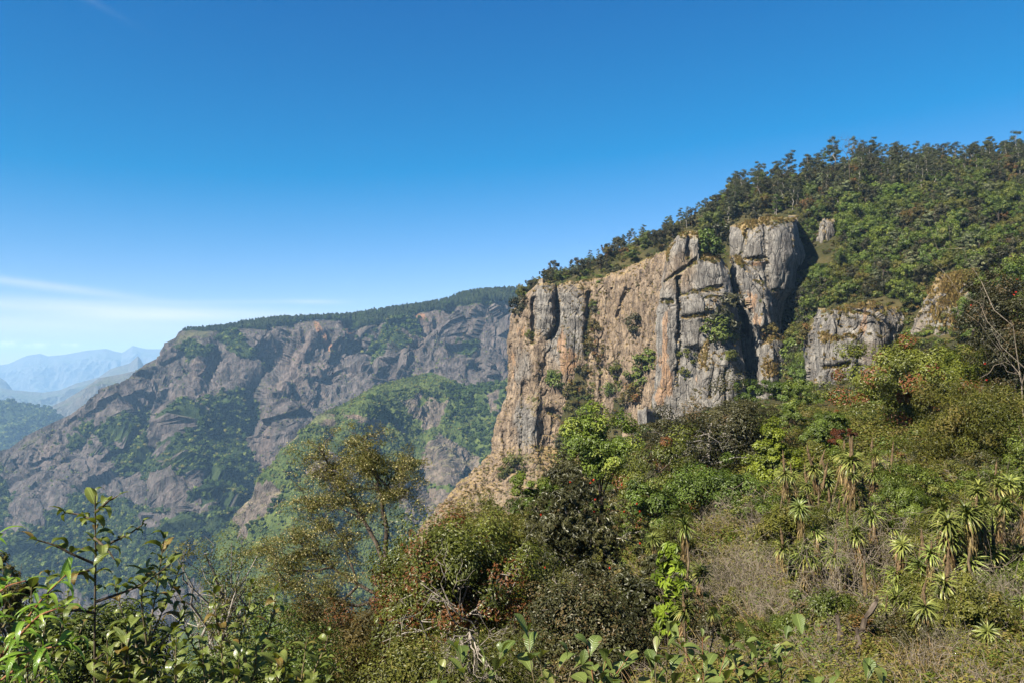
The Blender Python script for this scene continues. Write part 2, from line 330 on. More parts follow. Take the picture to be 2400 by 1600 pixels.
# ------------------------------------------------------------------ far ranges, mountain, spur
def relief(name, sky, bottom, Dtop, slope, x0, x1, step, nv, mat, rough, seed, back=0.25, ridges=(), gullies=(), attrs=None, ledge=None, cell=None, smooth_=False, sil=2.0):
    """A mountainside: its crest is traced (sky: px -> py), the face comes forward as it goes down (slope: metres nearer per metre down),
    ridges stand out of it, gullies cut into it, fractal relief on top; behind the crest the ground runs on and falls away."""
    cx = np.arange(x0, x1 + step, step, float)
    top = interp(sky, cx) + fbm(np.stack([cx / 40, cx * 0, cx * 0 + seed], -1), 4, seed) * sil
    v = np.linspace(0, 1, nv) ** 1.15
    PX = np.repeat(cx[None], nv, 0); bot = interp(bottom, cx)
    PY = top[None] + (bot - top)[None] * v[:, None]
    Dt = interp(Dtop, cx)[None] + 0 * PX
    drop = (PY - top[None]) / F * Dt
    Dn = Dt - slope(PX, PY, drop)
    fade = smooth(PY - top[None], 0, 25)
    for line, w, a in ridges:
        d, t = seg_dist(PX, PY, line, 0.8)
        Dn -= a * np.maximum(0, 1 - d / w) ** 1.2 * fade
    wx, wy = warp(PX, PY, 6, 30, seed + 40)
    for line, w, a in gullies:
        d, t = seg_dist(wx, wy, line, 0.8)
        Dn += a * np.exp(-(d / w) ** 2) * fade
    G = np.stack([(PX - CX) / F * Dn, Dn, -(PY - HY) / F * Dn], -1)
    n = normals(G); P = G.reshape(-1, 3)
    disp = np.zeros(len(P))
    for k, (s, amp, rid) in enumerate(rough):
        disp += amp * fbm(P / np.array([s, s, s * (3.0 if rid else 1.5)]), 4, seed + k * 5, 0.55, rid)
    if cell:
        for k, (c, amp) in enumerate(cell):
            Pw = P + fbm(P / (c[0] * 1.5), 2, seed + 3)[:, None] * c[0] * 0.2
            ra = (.55, -.45, .3)[k % 3]; Pr = np.stack([Pw[:, 0] * math.cos(ra) - Pw[:, 2] * math.sin(ra), Pw[:, 1], Pw[:, 0] * math.sin(ra) + Pw[:, 2] * math.cos(ra)], -1)
            disp += amp * facets(Pr, c, seed + 60 + k)[0]
    disp = disp.reshape(PX.shape) * (0.03 + 0.97 * smooth(PY - top[None], 2, 45) ** 1.2)
    G = G + n * disp[..., None]
    # behind the crest
    nb = 6; back_rows = []
    for k in range(nb, 0, -1):
        t = k / nb; r = G[0].copy(); sc = 1 + back * t
        r[:, 0] *= sc; r[:, 1] *= sc; r[:, 2] = G[0][:, 2] * sc - back * interp(Dtop, cx) * (0.02 * t + 0.25 * t * t)
        back_rows.append(r)
    G2 = np.concatenate([np.array(back_rows), G], 0)
    A = {}
    for kk in ('green', 'orange', 'grass'):
        a = attrs[kk](PX, PY) if attrs and kk in attrs else np.zeros(PX.shape)
        a = np.asarray(a, float) + 0 * PX
        A[kk] = np.concatenate([np.repeat(a[:1], nb, 0), a], 0).ravel()
    nr = len(G2)
    me = mesh(name, G2.reshape(-1, 3), grid_faces(nr, len(cx))[:, ::-1], mat, A, smooth_)
    o = obj(name, me); return o, PX, PY, G, (attrs['green'](PX, PY) if attrs and 'green' in attrs else None)

def lin(k): return lambda px, py, drop: drop * k
far_specs = [
    ('far_range', 'pale blue mountain range with a pointed summit on the horizon', 'mountain range', [(-400, 842), (-200, 835), (0, 856), (21, 852), (64, 833), (93, 828), (114, 834), (154, 831), (200, 821), (250, 818), (286, 826), (300, 818), (311, 810), (330, 815), (343, 817), (400, 817), (500, 826), (700, 835), (900, 840)], 960, 22000, 1.1, (460, 270), 61),
    ('far_range', 'dark blue rounded hill just entering the picture', 'hill', [(-300, 905), (-150, 850), (-60, 868), (0, 884), (14, 894), (27, 911), (60, 960), (100, 1010)], 1100, 14500, 1.0, (450, 210), 62),
    ('far_range', 'hazy blue ridge ending in a sharp rock horn', 'ridge', [(-300, 905), (0, 908), (36, 915), (100, 919), (143, 913), (179, 897), (232, 883), (257, 865), (304, 851), (316, 840), (323, 834), (330, 842), (336, 854), (360, 880), (500, 920)], 1120, 12500, 1.3, (430, 230), 63),
    ('far_range', 'bare blue-grey slope dropping from the plateau below the rock horn', 'slope', [(-300, 1130), (0, 1062), (57, 1000), (118, 954), (154, 936), (200, 908), (232, 886), (268, 879), (321, 868), (400, 850), (600, 860)], 1250, 7400, 1.2, (280, 130), 64),
    ('far_range', 'low forested foothill at the edge of the hazy valley', 'foothill', [(-400, 925), (-100, 930), (0, 938), (21, 936), (57, 947), (118, 955), (160, 990), (230, 1060), (300, 1120)], 1250, 6400, 1.5, (220, 95), 65),
]
for i, (nm, lab, cat, sky, bot, D, sl, (s, amp), seed) in enumerate(far_specs):
    g = {'green': (lambda px, py: np.full(px.shape, 0.9 if i == 4 else 0.25))}
    o, *_r0 = relief(nm, sky, [(0, bot)], [(0, D)], lin(sl), sky[0][0], sky[-1][0], 3.5, 60, M['far'], [(s * 2, amp * 1.1, True), (s * .6, amp * .3, True), (s * 0.2, amp * 0.10, False)], seed, attrs=g, sil=1.2, back=0.1)
    tag(o, lab, cat, kind='structure')
    if i == 4: FOOT = _r0

SKY_M = [(-500, 1330), (-250, 1180), (-60, 1085), (0, 1054), (21, 1051), (60, 1022), (100, 1001), (186, 961), (250, 922), (311, 884), (339, 854), (372, 838), (403, 812), (413, 790), (420, 778), (434, 772), (531, 768), (571, 762), (640, 756), (714, 752), (806, 748), (918, 732), (980, 724), (1051, 712), (1082, 697), (1133, 690), (1219, 686), (1400, 690), (1600, 700)]
BELT = [(430, 760), (531, 740), (1050, 690), (1082, 670), (1300, 660), (1300, 716), (1174, 715), (1059, 719), (1045, 736), (1021, 728), (977, 737), (963, 752), (868, 768), (814, 774), (807, 754), (770, 751), (740, 751), (703, 754), (676, 768), (600, 782), (530, 780), (430, 776)]
GREENS = [[(168, 1026), (321, 983), (375, 975), (392, 1015), (339, 1045), (250, 1050), (171, 1045)],
          [(436, 997), (500, 940), (586, 922), (640, 997), (607, 1022), (575, 1033), (604, 1122), (590, 1215), (464, 1186), (429, 1086)],
          [(270, 1064), (357, 1025), (411, 1051), (425, 1104), (405, 1190), (357, 1160), (315, 1120), (279, 1090)],
          [(140, 1210), (240, 1170), (330, 1190), (400, 1230), (540, 1210), (600, 1220), (560, 1420), (100, 1420), (0, 1290)],
          [(0, 1090), (40, 1100), (70, 1180), (40, 1240), (0, 1250)], [(1045, 735), (1062, 735), (1100, 800), (1120, 850), (1105, 860), (1075, 800)],
          [(455, 800), (480, 800), (500, 830), (480, 860), (450, 850)], [(530, 790), (590, 790), (600, 850), (560, 870)], [(880, 800), (960, 745), (1000, 755), (930, 820), (890, 870)]]
def green_m(px, py):
    wx, wy = warp(px, py, 34, 60, 3); wx, wy = warp(wx, wy, 16, 14, 4); wx2, wy2 = warp(px, py, 4, 12, 5)
    g = np.zeros(px.shape)
    for p in GREENS: g = np.maximum(g, in_poly(wx, wy, p) * 0.95)
    g = np.maximum(g, in_poly(wx2, wy2, BELT) * 1.0)
    return g
def grass_m(px, py):
    d, _ = seg_dist(px, py, [(434, 790), (311, 895), (186, 975), (60, 1035), (0, 1070)])
    a = 0.32 * np.exp(-(d / 28) ** 2)
    for cx, cyy, r in ((455, 815, 22), (475, 790, 15), (600, 905, 22), (445, 1000, 25), (330, 1000, 25), (930, 800, 45)):
        a += 0.45 * np.exp(-((px - cx) ** 2 + (py - cyy) ** 2) / r ** 2)
    return a - 0.22
def orange_m(px, py):
    a = 0
    for cx, cyy, rx, ry in ((752, 785, 9, 22), (742, 765, 8, 12), (765, 815, 8, 22), (800, 790, 6, 20), (798, 845, 5, 14), (985, 742, 14, 10)):
        a = a + 0.75 * np.exp(-((px - cx - (py - cyy) * 0.3) / rx) ** 2 - ((py - cyy) / ry) ** 2)
    return a
def slope_m(px, py, drop):
    cl = np.clip(drop, 0, 170); return cl * 0.35 + np.maximum(0, drop - 170) * 1.15
MID, PXm, PYm, Gm, GRm = relief('mountain', SKY_M, [(-500, 1750), (600, 1600), (1400, 1300)], [(-500, 2700), (0, 2900), (430, 3150), (800, 3150), (1219, 3000), (1600, 2900)], slope_m, -300, 1330, 2.9, 260, M['mount'],
    [(420, 85, True), (170, 26, True), (60, 9, True), (22, 4, False)], 11,
    ridges=[([(755, 752), (700, 850), (650, 930), (670, 985)], 105, 150), ([(985, 735), (930, 820), (885, 890)], 65, 110), ([(560, 925), (425, 1000), (410, 1060), (470, 1160), (570, 1300)], 60, 130),
            ([(330, 930), (200, 1060), (100, 1200), (60, 1320)], 80, 130), ([(300, 1020), (435, 1190), (420, 1330)], 45, 110), ([(480, 775), (470, 850), (380, 960)], 60, 90), ([(620, 780), (560, 860)], 40, 60), ([(1140, 715), (1150, 880)], 50, 70)],
    gullies=[([(812, 765), (850, 830), (893, 900)], 17, 190), ([(1060, 735), (1090, 800), (1118, 860)], 13, 110), ([(588, 925), (600, 1030), (606, 1130), (592, 1230)], 26, 190), ([(345, 1075), (378, 1150), (388, 1260)], 20, 180),
             ([(690, 770), (640, 850), (590, 915), (540, 940)], 12, 90), ([(440, 880), (400, 960), (330, 985)], 16, 70), ([(520, 790), (510, 880), (450, 960)], 14, 60), ([(915, 745), (870, 830)], 10, 60), ([(705, 760), (712, 792)], 5, 60), ([(775, 830), (800, 860), (795, 900)], 5, 60),
             ([(250, 1000), (150, 1130), (40, 1250)], 22, 90)],
    attrs={'green': green_m, 'grass': grass_m, 'orange': orange_m}, cell=[((110, 110, 330), 42), ((48, 48, 150), 15), ((20, 20, 60), 5)], sil=1.0)
tag(MID, 'big plateau mountain with grey rock walls and dark woodland on its rim', 'mountain', kind='structure')
# nearer green spur
SKY_S = [(380, 1650), (470, 1450), (530, 1330), (556, 1235), (600, 1160), (650, 1085), (700, 1015), (745, 972), (800, 947), (880, 903), (940, 888), (1010, 872), (1100, 905), (1180, 890), (1300, 880), (1500, 870)]
ROCKS_S = [[(940, 945), (962, 940), (965, 975), (1000, 950), (1035, 965), (1030, 1000), (1000, 1018), (965, 990), (945, 985)], [(1005, 1035), (1025, 1022), (1060, 1050), (1110, 1068), (1130, 1100), (1100, 1150), (1050, 1180), (1000, 1120), (985, 1080)],
           [(820, 965), (850, 985), (895, 1000), (880, 1020), (840, 1000)], [(915, 1000), (945, 1010), (940, 1025), (915, 1015)], [(570, 1240), (600, 1165), (660, 1150), (680, 1180), (650, 1230), (600, 1300)], [(745, 985), (775, 975), (770, 1000), (740, 1020)],
           [(900, 1130), (1000, 1150), (1080, 1200), (1060, 1260), (930, 1240)], [(730, 1100), (800, 1090), (830, 1140), (760, 1170)], [(1150, 940), (1180, 930), (1180, 990), (1160, 985)]]
def green_s(px, py):
    wx, wy = warp(px, py, 22, 40, 13); wx, wy = warp(wx, wy, 9, 10, 14)
    g = np.full(px.shape, 0.72)
    for p in ROCKS_S: g = np.where(in_poly(wx, wy, p), -0.1, g)
    d, _ = seg_dist(wx, wy, [(556, 1240), (600, 1165), (650, 1090), (700, 1022), (745, 980)])
    g = np.where(d < 13, 0.1, g)
    return g + 0.25 * np.exp(-((px - 1150) / 120) ** 2 - ((py - 960) / 90) ** 2)
def grass_s(px, py):
    d, _ = seg_dist(px, py, [(556, 1240), (650, 1090), (745, 980)]); return 0.5 * np.exp(-(d / 16) ** 2) - 0.1
SPUR, PXs, PYs, Gs, GRs = relief('hill', SKY_S, [(380, 1750), (1500, 1500)], [(380, 1500), (700, 1900), (1000, 2400), (1500, 2400)], lin(1.15), 385, 1400, 2.8, 200, M['spur'],
    [(260, 40, True), (100, 18, True), (35, 7, True), (14, 3, False)], 21, ridges=[([(1010, 1030), (1050, 1100), (1040, 1180)], 45, 45), ([(900, 900), (760, 1080), (680, 1250)], 80, 60)],
    gullies=[([(960, 1080), (1010, 1180), (1060, 1210)], 14, 60), ([(800, 980), (720, 1130), (650, 1260)], 20, 45), ([(1100, 1010), (1120, 1080)], 16, 30), ([(905, 920), (870, 1060)], 18, 30)],
    attrs={'green': green_s, 'grass': grass_s}, cell=[((40, 40, 60), 5)], sil=2.0)
tag(SPUR, 'green spur with pale rock patches below the plateau walls', 'hill', kind='structure')

# ------------------------------------------------------------------ the hillside the camera stands on, up to the ridge
_n = [(2, 2420)]
COLS = {
 -800: [(5, 2100), (10, 2200), (20, 2200), (40, 2150), (80, 2080), (150, 2000), (400, 1850), (900, 1800)],
 0:    [(5, 2100), (10, 2200), (20, 2180), (40, 2120), (80, 2020), (150, 1930), (400, 1760), (900, 1720)],
 400:  [(5, 2100), (10, 2150), (20, 2080), (40, 2000), (80, 1900), (150, 1800), (400, 1640), (900, 1620)],
 800:  [(5, 2050), (10, 2030), (20, 1950), (40, 1850), (80, 1700), (150, 1600), (250, 1500), (400, 1450), (900, 1500)],
 1000: [(5, 2000), (10, 1930), (20, 1850), (40, 1710), (80, 1560), (150, 1450), (250, 1400), (400, 1400), (900, 1480)],
 1150: [(5, 1960), (10, 1870), (20, 1770), (40, 1650), (80, 1480), (150, 1350), (250, 1300), (400, 1290), (530, 1300), (600, 1320), (900, 1450)],
 1210: [(5, 1950), (10, 1850), (20, 1750), (40, 1620), (80, 1450), (150, 1320), (250, 1260), (400, 1230), (500, 1230), (530, 1225), (541, 725), (565, 700), (610, 700), (660, 720), (900, 850)],
 1260: [(5, 1940), (10, 1840), (20, 1740), (40, 1600), (80, 1430), (150, 1300), (250, 1240), (400, 1210), (490, 1210), (514, 1190), (524, 685), (550, 668), (600, 662), (660, 670), (900, 740)],
 1400: [(5, 1920), (10, 1790), (20, 1660), (40, 1500), (80, 1320), (150, 1190), (250, 1130), (400, 1110), (480, 1120), (496, 1100), (506, 655), (540, 628), (580, 612), (640, 610), (900, 660)],
 1500: [(5, 1900), (10, 1750), (20, 1600), (40, 1420), (80, 1220), (150, 1090), (250, 1020), (330, 1010), (400, 1040), (450, 1050), (478, 1050), (490, 640), (520, 600), (560, 578), (620, 570), (900, 610)],
 1600: [(5, 1880), (10, 1700), (20, 1550), (40, 1390), (80, 1190), (150, 1060), (250, 1000), (330, 990), (385, 990), (420, 1000), (440, 800), (465, 600), (500, 560), (545, 530), (600, 515), (900, 560)],
 1700: [(5, 1860), (10, 1660), (20, 1500), (40, 1330), (80, 1150), (150, 1020), (250, 965), (330, 960), (385, 965), (424, 960), (440, 750), (470, 600), (500, 540), (545, 485), (600, 470), (900, 520)],
 1800: [(5, 1850), (10, 1640), (20, 1460), (40, 1280), (80, 1095), (150, 975), (250, 940), (330, 940), (390, 950), (424, 930), (440, 700), (470, 540), (500, 500), (540, 455), (590, 440), (900, 490)],
 1900: [(5, 1840), (10, 1630), (20, 1450), (40, 1265), (80, 1080), (150, 960), (250, 925), (300, 930), (320, 900), (370, 760), (430, 620), (480, 520), (540, 420), (600, 405), (900, 460)],
 2000: [(5, 1830), (10, 1630), (20, 1440), (40, 1260), (80, 1060), (150, 940), (240, 900), (285, 905), (305, 890), (330, 740), (400, 600), (480, 480), (540, 400), (600, 395), (900, 450)],
 2100: [(5, 1830), (10, 1625), (20, 1440), (40, 1250), (80, 1040), (150, 900), (240, 840), (270, 830), (305, 800), (330, 700), (400, 580), (480, 470), (540, 395), (600, 392), (900, 450)],
 2250: [(5, 1830), (10, 1620), (20, 1440), (40, 1240), (80, 1010), (150, 860), (220, 800), (262, 790), (285, 640), (400, 540), (480, 450), (540, 390), (600, 388), (900, 450)],
 2400: [(5, 1830), (10, 1620), (20, 1440), (40, 1240), (80, 1000), (150, 830), (250, 680), (400, 520), (480, 440), (540, 388), (600, 380), (900, 440)],
 2900: [(5, 1830), (10, 1620), (20, 1430), (40, 1220), (80, 980), (150, 800), (250, 640), (400, 480), (540, 350), (600, 340), (900, 400)]}
CK = np.array(sorted(COLS), float)
GD = np.concatenate([np.geomspace(2, 20, 60)[:-1], np.geomspace(20, 150, 110)[:-1], np.linspace(150, 620, 230)[:-1], np.geomspace(620, 900, 14)])
CPY = np.array([np.interp(np.log(GD), np.log([d for d, _ in _n + COLS[int(k)]]), [y for _, y in _n + COLS[int(k)]]) for k in CK])
gpx = np.arange(-800, 2901, 14.0)
GPY = np.array([np.interp(gpx, CK, CPY[:, j]) for j in range(len(GD))])           # rows: depth
GP = np.stack([(gpx[None] - CX) / F * GD[:, None], np.repeat(GD[:, None], len(gpx), 1), -(GPY - HY) / F * GD[:, None]], -1)
gp = GP.reshape(-1, 3)
gn = fbm(gp / 40, 4, 31) * 0.012 + fbm(gp / 7, 3, 35) * 0.006
GP[..., 2] += (gn * np.clip(gp[:, 1], 6, 400)).reshape(GP.shape[:2])
near = GP[0].copy(); near[:, 1] = -6; near[:, 2] = -1.8
G3 = np.concatenate([near[None], GP], 0)
HILL = tag(obj('hillside', mesh('hillside', G3.reshape(-1, 3), grid_faces(len(G3), len(gpx))[:, ::-1], M['soil'])), kind='structure')
gf = grid_faces(len(G3), len(gpx))
BVH = BVHTree.FromPolygons([tuple(v) for v in G3.reshape(-1, 3).tolist()], [tuple(f) for f in gf.tolist()])
def ground(x, y):
    h = BVH.ray_cast(Vector((x, y, 900)), Vector((0, 0, -1)))
    return h[0].z if h[0] is not None else -60.0
def look(px, py):
    d = Vector(((px - CX) / F, 1, -(py - HY) / F)); h = BVH.ray_cast(Vector((0, 0, 0)), d.normalized())
    return h[0]

# ------------------------------------------------------------------ cliffs and pillars
ROCKV = []                                                        # rock faces, for plants on ledges
def rock(name, label, L, R, T, B, D, step=1.6, lean=0.08, edge=9.0, seed=0, gash=(), bulge=(), orange=(), tan=0.0, tans=(), grass=(), streak=0.0, streaks=(), amp=1.0, back=45.0, top=6.0, extra=None, col=0.75, rub=1.0):
    ymin, ymax = min(y for _, y in T), max(y for _, y in B)
    lm, rm = min(x for _, x in L), max(x for _, x in R)
    nu, nv = int((rm - lm) / step), int((ymax - ymin) / step)
    u, v = np.meshgrid(np.linspace(0, 1, nu), np.linspace(0, 1, nv))
    lx0, rx0 = np.mean([x for _, x in L]), np.mean([x for _, x in R])
    px = lx0 + (rx0 - lx0) * u
    for _ in range(3):
        py = interp(T, px) + (interp(B, px) - interp(T, px)) * v
        px = interp(L, py) + (interp(R, py) - interp(L, py)) * u
    jag = fbm(np.stack([py / 22, v * 0 + seed, v * 0], -1).reshape(-1, 3), 4, seed).reshape(u.shape) * 5 * amp
    px = px + jag * (np.abs(2 * u - 1) ** 3)
    Dp = interp(D, px)
    hz = (ymax - py) / F * Dp
    Dp = Dp + lean * hz
    wpx = (interp(R, py) - interp(L, py)) / F * Dp
    e = np.minimum(u, 1 - u) * wpx                                 # metres from the side edge
    Dp += edge * np.maximum(0, 1 - e / (edge * 1.3)) ** 2
    tp = v * (interp(B, px) - interp(T, px)) / F * Dp
    Dp += top * np.maximum(0, 1 - tp / (top * 1.2)) ** 2.2
    for cx, cyy, rx, ry, a in bulge:
        Dp -= a * np.exp(-((px - cx) / rx) ** 4 - ((py - cyy) / ry) ** 4)
    wx, wy = warp(px, py, 5, 18, seed + 7)
    for line, w, a in gash:
        d, _t = seg_dist(wx, wy, line)
        Dp += a * np.exp(-(d / w) ** 2)
    if extra is not None: Dp = extra(px, py, Dp)
    G = np.stack([(px - CX) / F * Dp, Dp, -(py - HY) / F * Dp], -1)
    n = normals(G); P = G.reshape(-1, 3)
    Pw = P + np.stack([fbm(P / 9, 2, seed + 1), fbm(P / 9, 2, seed + 2), fbm(P / 9, 2, seed + 3)], -1) * 2.2
    disp = 1.1 * fbm(P / np.array([26, 26, 40]), 3, seed)
    for cell, a in (((13, 13, 55), 2.5), ((5.5, 5.5, 16), 0.7), ((2.2, 2.2, 3.8), 0.26)):
        f_, j_ = facets(Pw, cell, seed + int(cell[0])); a *= col if cell[0] > 10 else rub; disp += a * f_ - 0.35 * a * np.exp(-(j_ / 0.06) ** 2)
    zz = P[:, 2] + 3 * fbm(P / 30, 2, seed + 8)
    led = np.abs(((zz / 9.0) % 1) - 0.5) * 2; disp += 0.6 * (smooth(led, 0.15, 0.9) - 0.5) * (0.5 + vnoise(P / 18, seed + 4))
    G = G + n * (disp * amp).reshape(u.shape)[..., None]
    # sides and top run back into the hill
    def shift(row, dback, dz=0, inward=0.0):
        r = row.copy(); s_ = (r[..., 1] + dback) / r[..., 1]; r[..., 0] *= s_; r[..., 2] = r[..., 2] * s_ + dz; r[..., 1] += dback; r[..., 0] += inward; return r
    rows = [shift(G[0], back * t, 1.0 * t ** .5 * 2 - 4 * t * t) for t in (1, .55, .3, .14, .05)]
    G2 = np.concatenate([np.array(rows), G], 0); kr = len(rows)
    lc = [shift(G2[:, 0], back * t, 0, 6 * t) for t in (1, .55, .3, .12, .04)]; rc = [shift(G2[:, -1], back * t, 0, -6 * t) for t in (.04, .12, .3, .55, 1)]
    G2 = np.concatenate([np.stack(lc, 1), G2, np.stack(rc, 1)], 1)
    bwx, bwy = warp(px, py, 8, 16, seed + 20)
    def blob(bl, base=0.0):
        a = np.full(px.shape, float(base))
        for b in bl:
            cx, cyy, rx, ry, m = b; a += m * np.exp(-np.abs((bwx - cx) / rx) ** 3 - np.abs((bwy - cyy) / ry) ** 3)
        return np.pad(a, ((kr, 0), (5, 5)), mode='edge').ravel()
    A = {'orange': blob(orange), 'tan': blob(tans, tan), 'grass': blob(grass), 'streak': blob(streaks, streak)}
    me = mesh(name, G2.reshape(-1, 3), grid_faces(G2.shape[0], G2.shape[1])[:, ::-1], M['rock'], A)
    o = tag(obj(name, me), label, 'cliff' if 'cliff' in name else 'rock', kind='thing')
    ROCKV.append((o, px, py, G, n))
    return o
def apron(px, py, D):
    return D - np.maximum(0, py - 1045) * 0.32 - 3.0 * smooth(py, 900, 960) * smooth(1300 - px, 0, 60)
rock('cliff', 'broad brown cliff wall with grey slabs and orange scars beside the tall pillars',
     L=[(640, 1240), (665, 1236), (700, 1210), (740, 1196), (800, 1193), (850, 1194), (900, 1188), (950, 1180), (985, 1160), (1000, 1157), (1060, 1150), (1090, 1120), (1140, 1065), (1190, 1020), (1300, 940), (1430, 880)],
     R=[(640, 1612), (1300, 1612)], T=[(1180, 742), (1196, 735), (1210, 715), (1228, 690), (1240, 662), (1262, 655), (1300, 668), (1340, 660), (1400, 655), (1440, 640), (1500, 615), (1560, 590), (1620, 585)], B=[(900, 1430), (1620, 1430)],
     D=[(900, 545), (1150, 528), (1215, 512), (1260, 503), (1370, 496), (1450, 480), (1500, 462), (1550, 440), (1610, 420)], seed=101, step=2.25, col=.5, rub=1.5, lean=0.06, tan=0.72, streak=0.0,
     tans=[(1450, 760, 90, 120, 0.4), (1420, 950, 120, 90, 0.35), (1300, 1100, 120, 90, 0.3), (1330, 760, 50, 100, -0.55), (1275, 720, 25, 60, -0.5), (1235, 1010, 30, 70, -0.6), (1230, 850, 28, 50, -0.25)],
     orange=[(1222, 778, 17, 22, 0.55), (1204, 830, 10, 30, 0.5), (1318, 790, 11, 30, 0.5), (1325, 845, 16, 45, 0.65), (1348, 850, 12, 35, 0.55), (1305, 720, 6, 40, 0.4), (1283, 830, 8, 25, 0.35), (1203, 900, 6, 50, 0.4), (1255, 700, 4, 40, 0.4)],
     bulge=[(1280, 720, 22, 62, 5), (1345, 760, 32, 100, 5), (1240, 850, 26, 55, 4), (1240, 1015, 28, 75, 6), (1215, 780, 22, 45, 3), (1470, 690, 40, 60, 3)],
     gash=[([(1305, 665), (1306, 760), (1290, 790)], 6, 7), ([(1250, 700), (1252, 800)], 5, 5), ([(1380, 690), (1375, 830)], 6, 4), ([(1470, 680), (1450, 740)], 6, 4), ([(1290, 960), (1340, 1000)], 6, 5), ([(1225, 900), (1222, 1080)], 5, 4), ([(1180, 1010), (1186, 1090)], 4, 4)],
     grass=[(1430, 720, 60, 60, 0.22), (1310, 1060, 70, 60, 0.25), (1420, 860, 60, 90, 0.2), (1290, 950, 70, 25, 0.2)], streaks=[(1345, 760, 40, 100, 0.3), (1280, 720, 25, 60, 0.35), (1240, 1010, 30, 80, 0.35)], extra=apron)
rock('rock_pillar', 'tall grey rock pillar with a long orange flank, nearest the brown cliff wall',
     L=[(535, 1568), (569, 1566), (609, 1558), (679, 1546), (730, 1534), (755, 1531), (863, 1534), (924, 1528), (1000, 1526)],
     R=[(540, 1698), (590, 1699), (618, 1705), (670, 1719), (716, 1730), (760, 1736), (860, 1740), (1000, 1742)],
     T=[(1565, 575), (1575, 566), (1594, 545), (1636, 543), (1640, 585), (1646, 596), (1690, 600), (1700, 620)], B=[(1500, 1010), (1760, 1010)],
     D=[(1520, 390), (1560, 383), (1650, 380), (1700, 380), (1750, 383)], seed=202, step=1.35, lean=0.05, tan=0.20, edge=5, amp=.62,
     bulge=[(1655, 725, 62, 42, 4.5), (1640, 790, 50, 25, 3), (1560, 820, 22, 120, 2)], streak=0.12,
     gash=[([(1590, 650), (1592, 760), (1590, 900)], 4, 5), ([(1602, 742), (1660, 738)], 4, 3.5), ([(1615, 545), (1612, 600)], 4, 3), ([(1640, 600), (1560, 660)], 4, 2), ([(1595, 690), (1690, 672)], 4, 2.5), ([(1555, 705), (1575, 705)], 4, 3)],
     orange=[(1560, 760, 12, 60, 0.55), (1552, 860, 16, 70, 0.6), (1568, 900, 20, 50, 0.6), (1590, 690, 6, 30, 0.5), (1600, 880, 10, 30, 0.3), (1545, 930, 12, 30, 0.5), (1600, 640, 10, 15, 0.35)], tans=[(1590, 640, 40, 50, 0.3), (1570, 900, 40, 60, 0.25)],
     grass=[(1668, 598, 26, 12, 0.5), (1605, 540, 25, 12, 0.5), (1562, 600, 8, 22, 0.6), (1610, 610, 20, 8, 0.4)], streaks=[(1640, 670, 50, 25, 0.3), (1575, 840, 10, 40, 0.4)], back=50)
rock('rock_outcrop', 'broken grassy rock buttress leaning on the foot of the orange-flanked pillar',
     L=[(760, 1650), (800, 1640), (850, 1622), (900, 1612), (1010, 1590)], R=[(760, 1690), (800, 1728), (830, 1738), (863, 1745), (940, 1747), (1010, 1748)],
     T=[(1600, 850), (1630, 815), (1655, 775), (1690, 770), (1725, 795), (1740, 815)], B=[(1580, 1010), (1760, 1010)], D=[(1590, 380), (1650, 373), (1700, 371), (1745, 373)], seed=303, step=1.3, lean=0.12, tan=0.12, edge=6, amp=1.15,
     gash=[([(1700, 860), (1696, 960)], 4, 6), ([(1672, 850), (1665, 930)], 4, 4)], orange=[(1635, 890, 14, 22, 0.5), (1660, 885, 8, 20, 0.4), (1738, 900, 5, 30, 0.4)],
     grass=[(1645, 800, 25, 25, 0.75), (1640, 840, 22, 20, 0.6), (1680, 835, 18, 15, 0.5), (1670, 860, 30, 10, 0.4)], tans=[(1640, 850, 30, 40, 0.3)], back=30)
rock('rock_pillar', 'highest grey rock pillar, broad and smooth, with straw grass along its crown',
     L=[(515, 1716), (541, 1711), (593, 1709), (640, 1716), (760, 1738), (960, 1760)], R=[(505, 1868), (556, 1876), (596, 1889), (633, 1868), (676, 1862), (706, 1838), (760, 1828), (960, 1826)],
     T=[(1705, 540), (1716, 532), (1745, 520), (1790, 512), (1850, 512), (1870, 508), (1885, 560)], B=[(1700, 960), (1900, 960)], D=[(1705, 408), (1740, 400), (1800, 396), (1860, 398), (1895, 408)], seed=404, step=1.35, lean=0.05, tan=0.02, edge=9, amp=0.5,
     bulge=[(1765, 585, 26, 36, 3), (1835, 600, 38, 100, 3.5)], gash=[([(1790, 530), (1793, 600)], 3, 2.5), ([(1748, 607), (1795, 606)], 4, 4), ([(1750, 540), (1735, 600)], 4, 2.5), ([(1795, 620), (1800, 690)], 4, 3), ([(1812, 682), (1830, 680)], 3, 3)],
     orange=[(1775, 618, 18, 12, 0.7), (1825, 692, 11, 16, 0.7)], grass=[(1760, 520, 40, 12, 0.5), (1840, 512, 30, 8, 0.5), (1742, 548, 6, 30, 0.65)], streak=0.25, streaks=[(1835, 570, 30, 60, 0.3)], back=60)
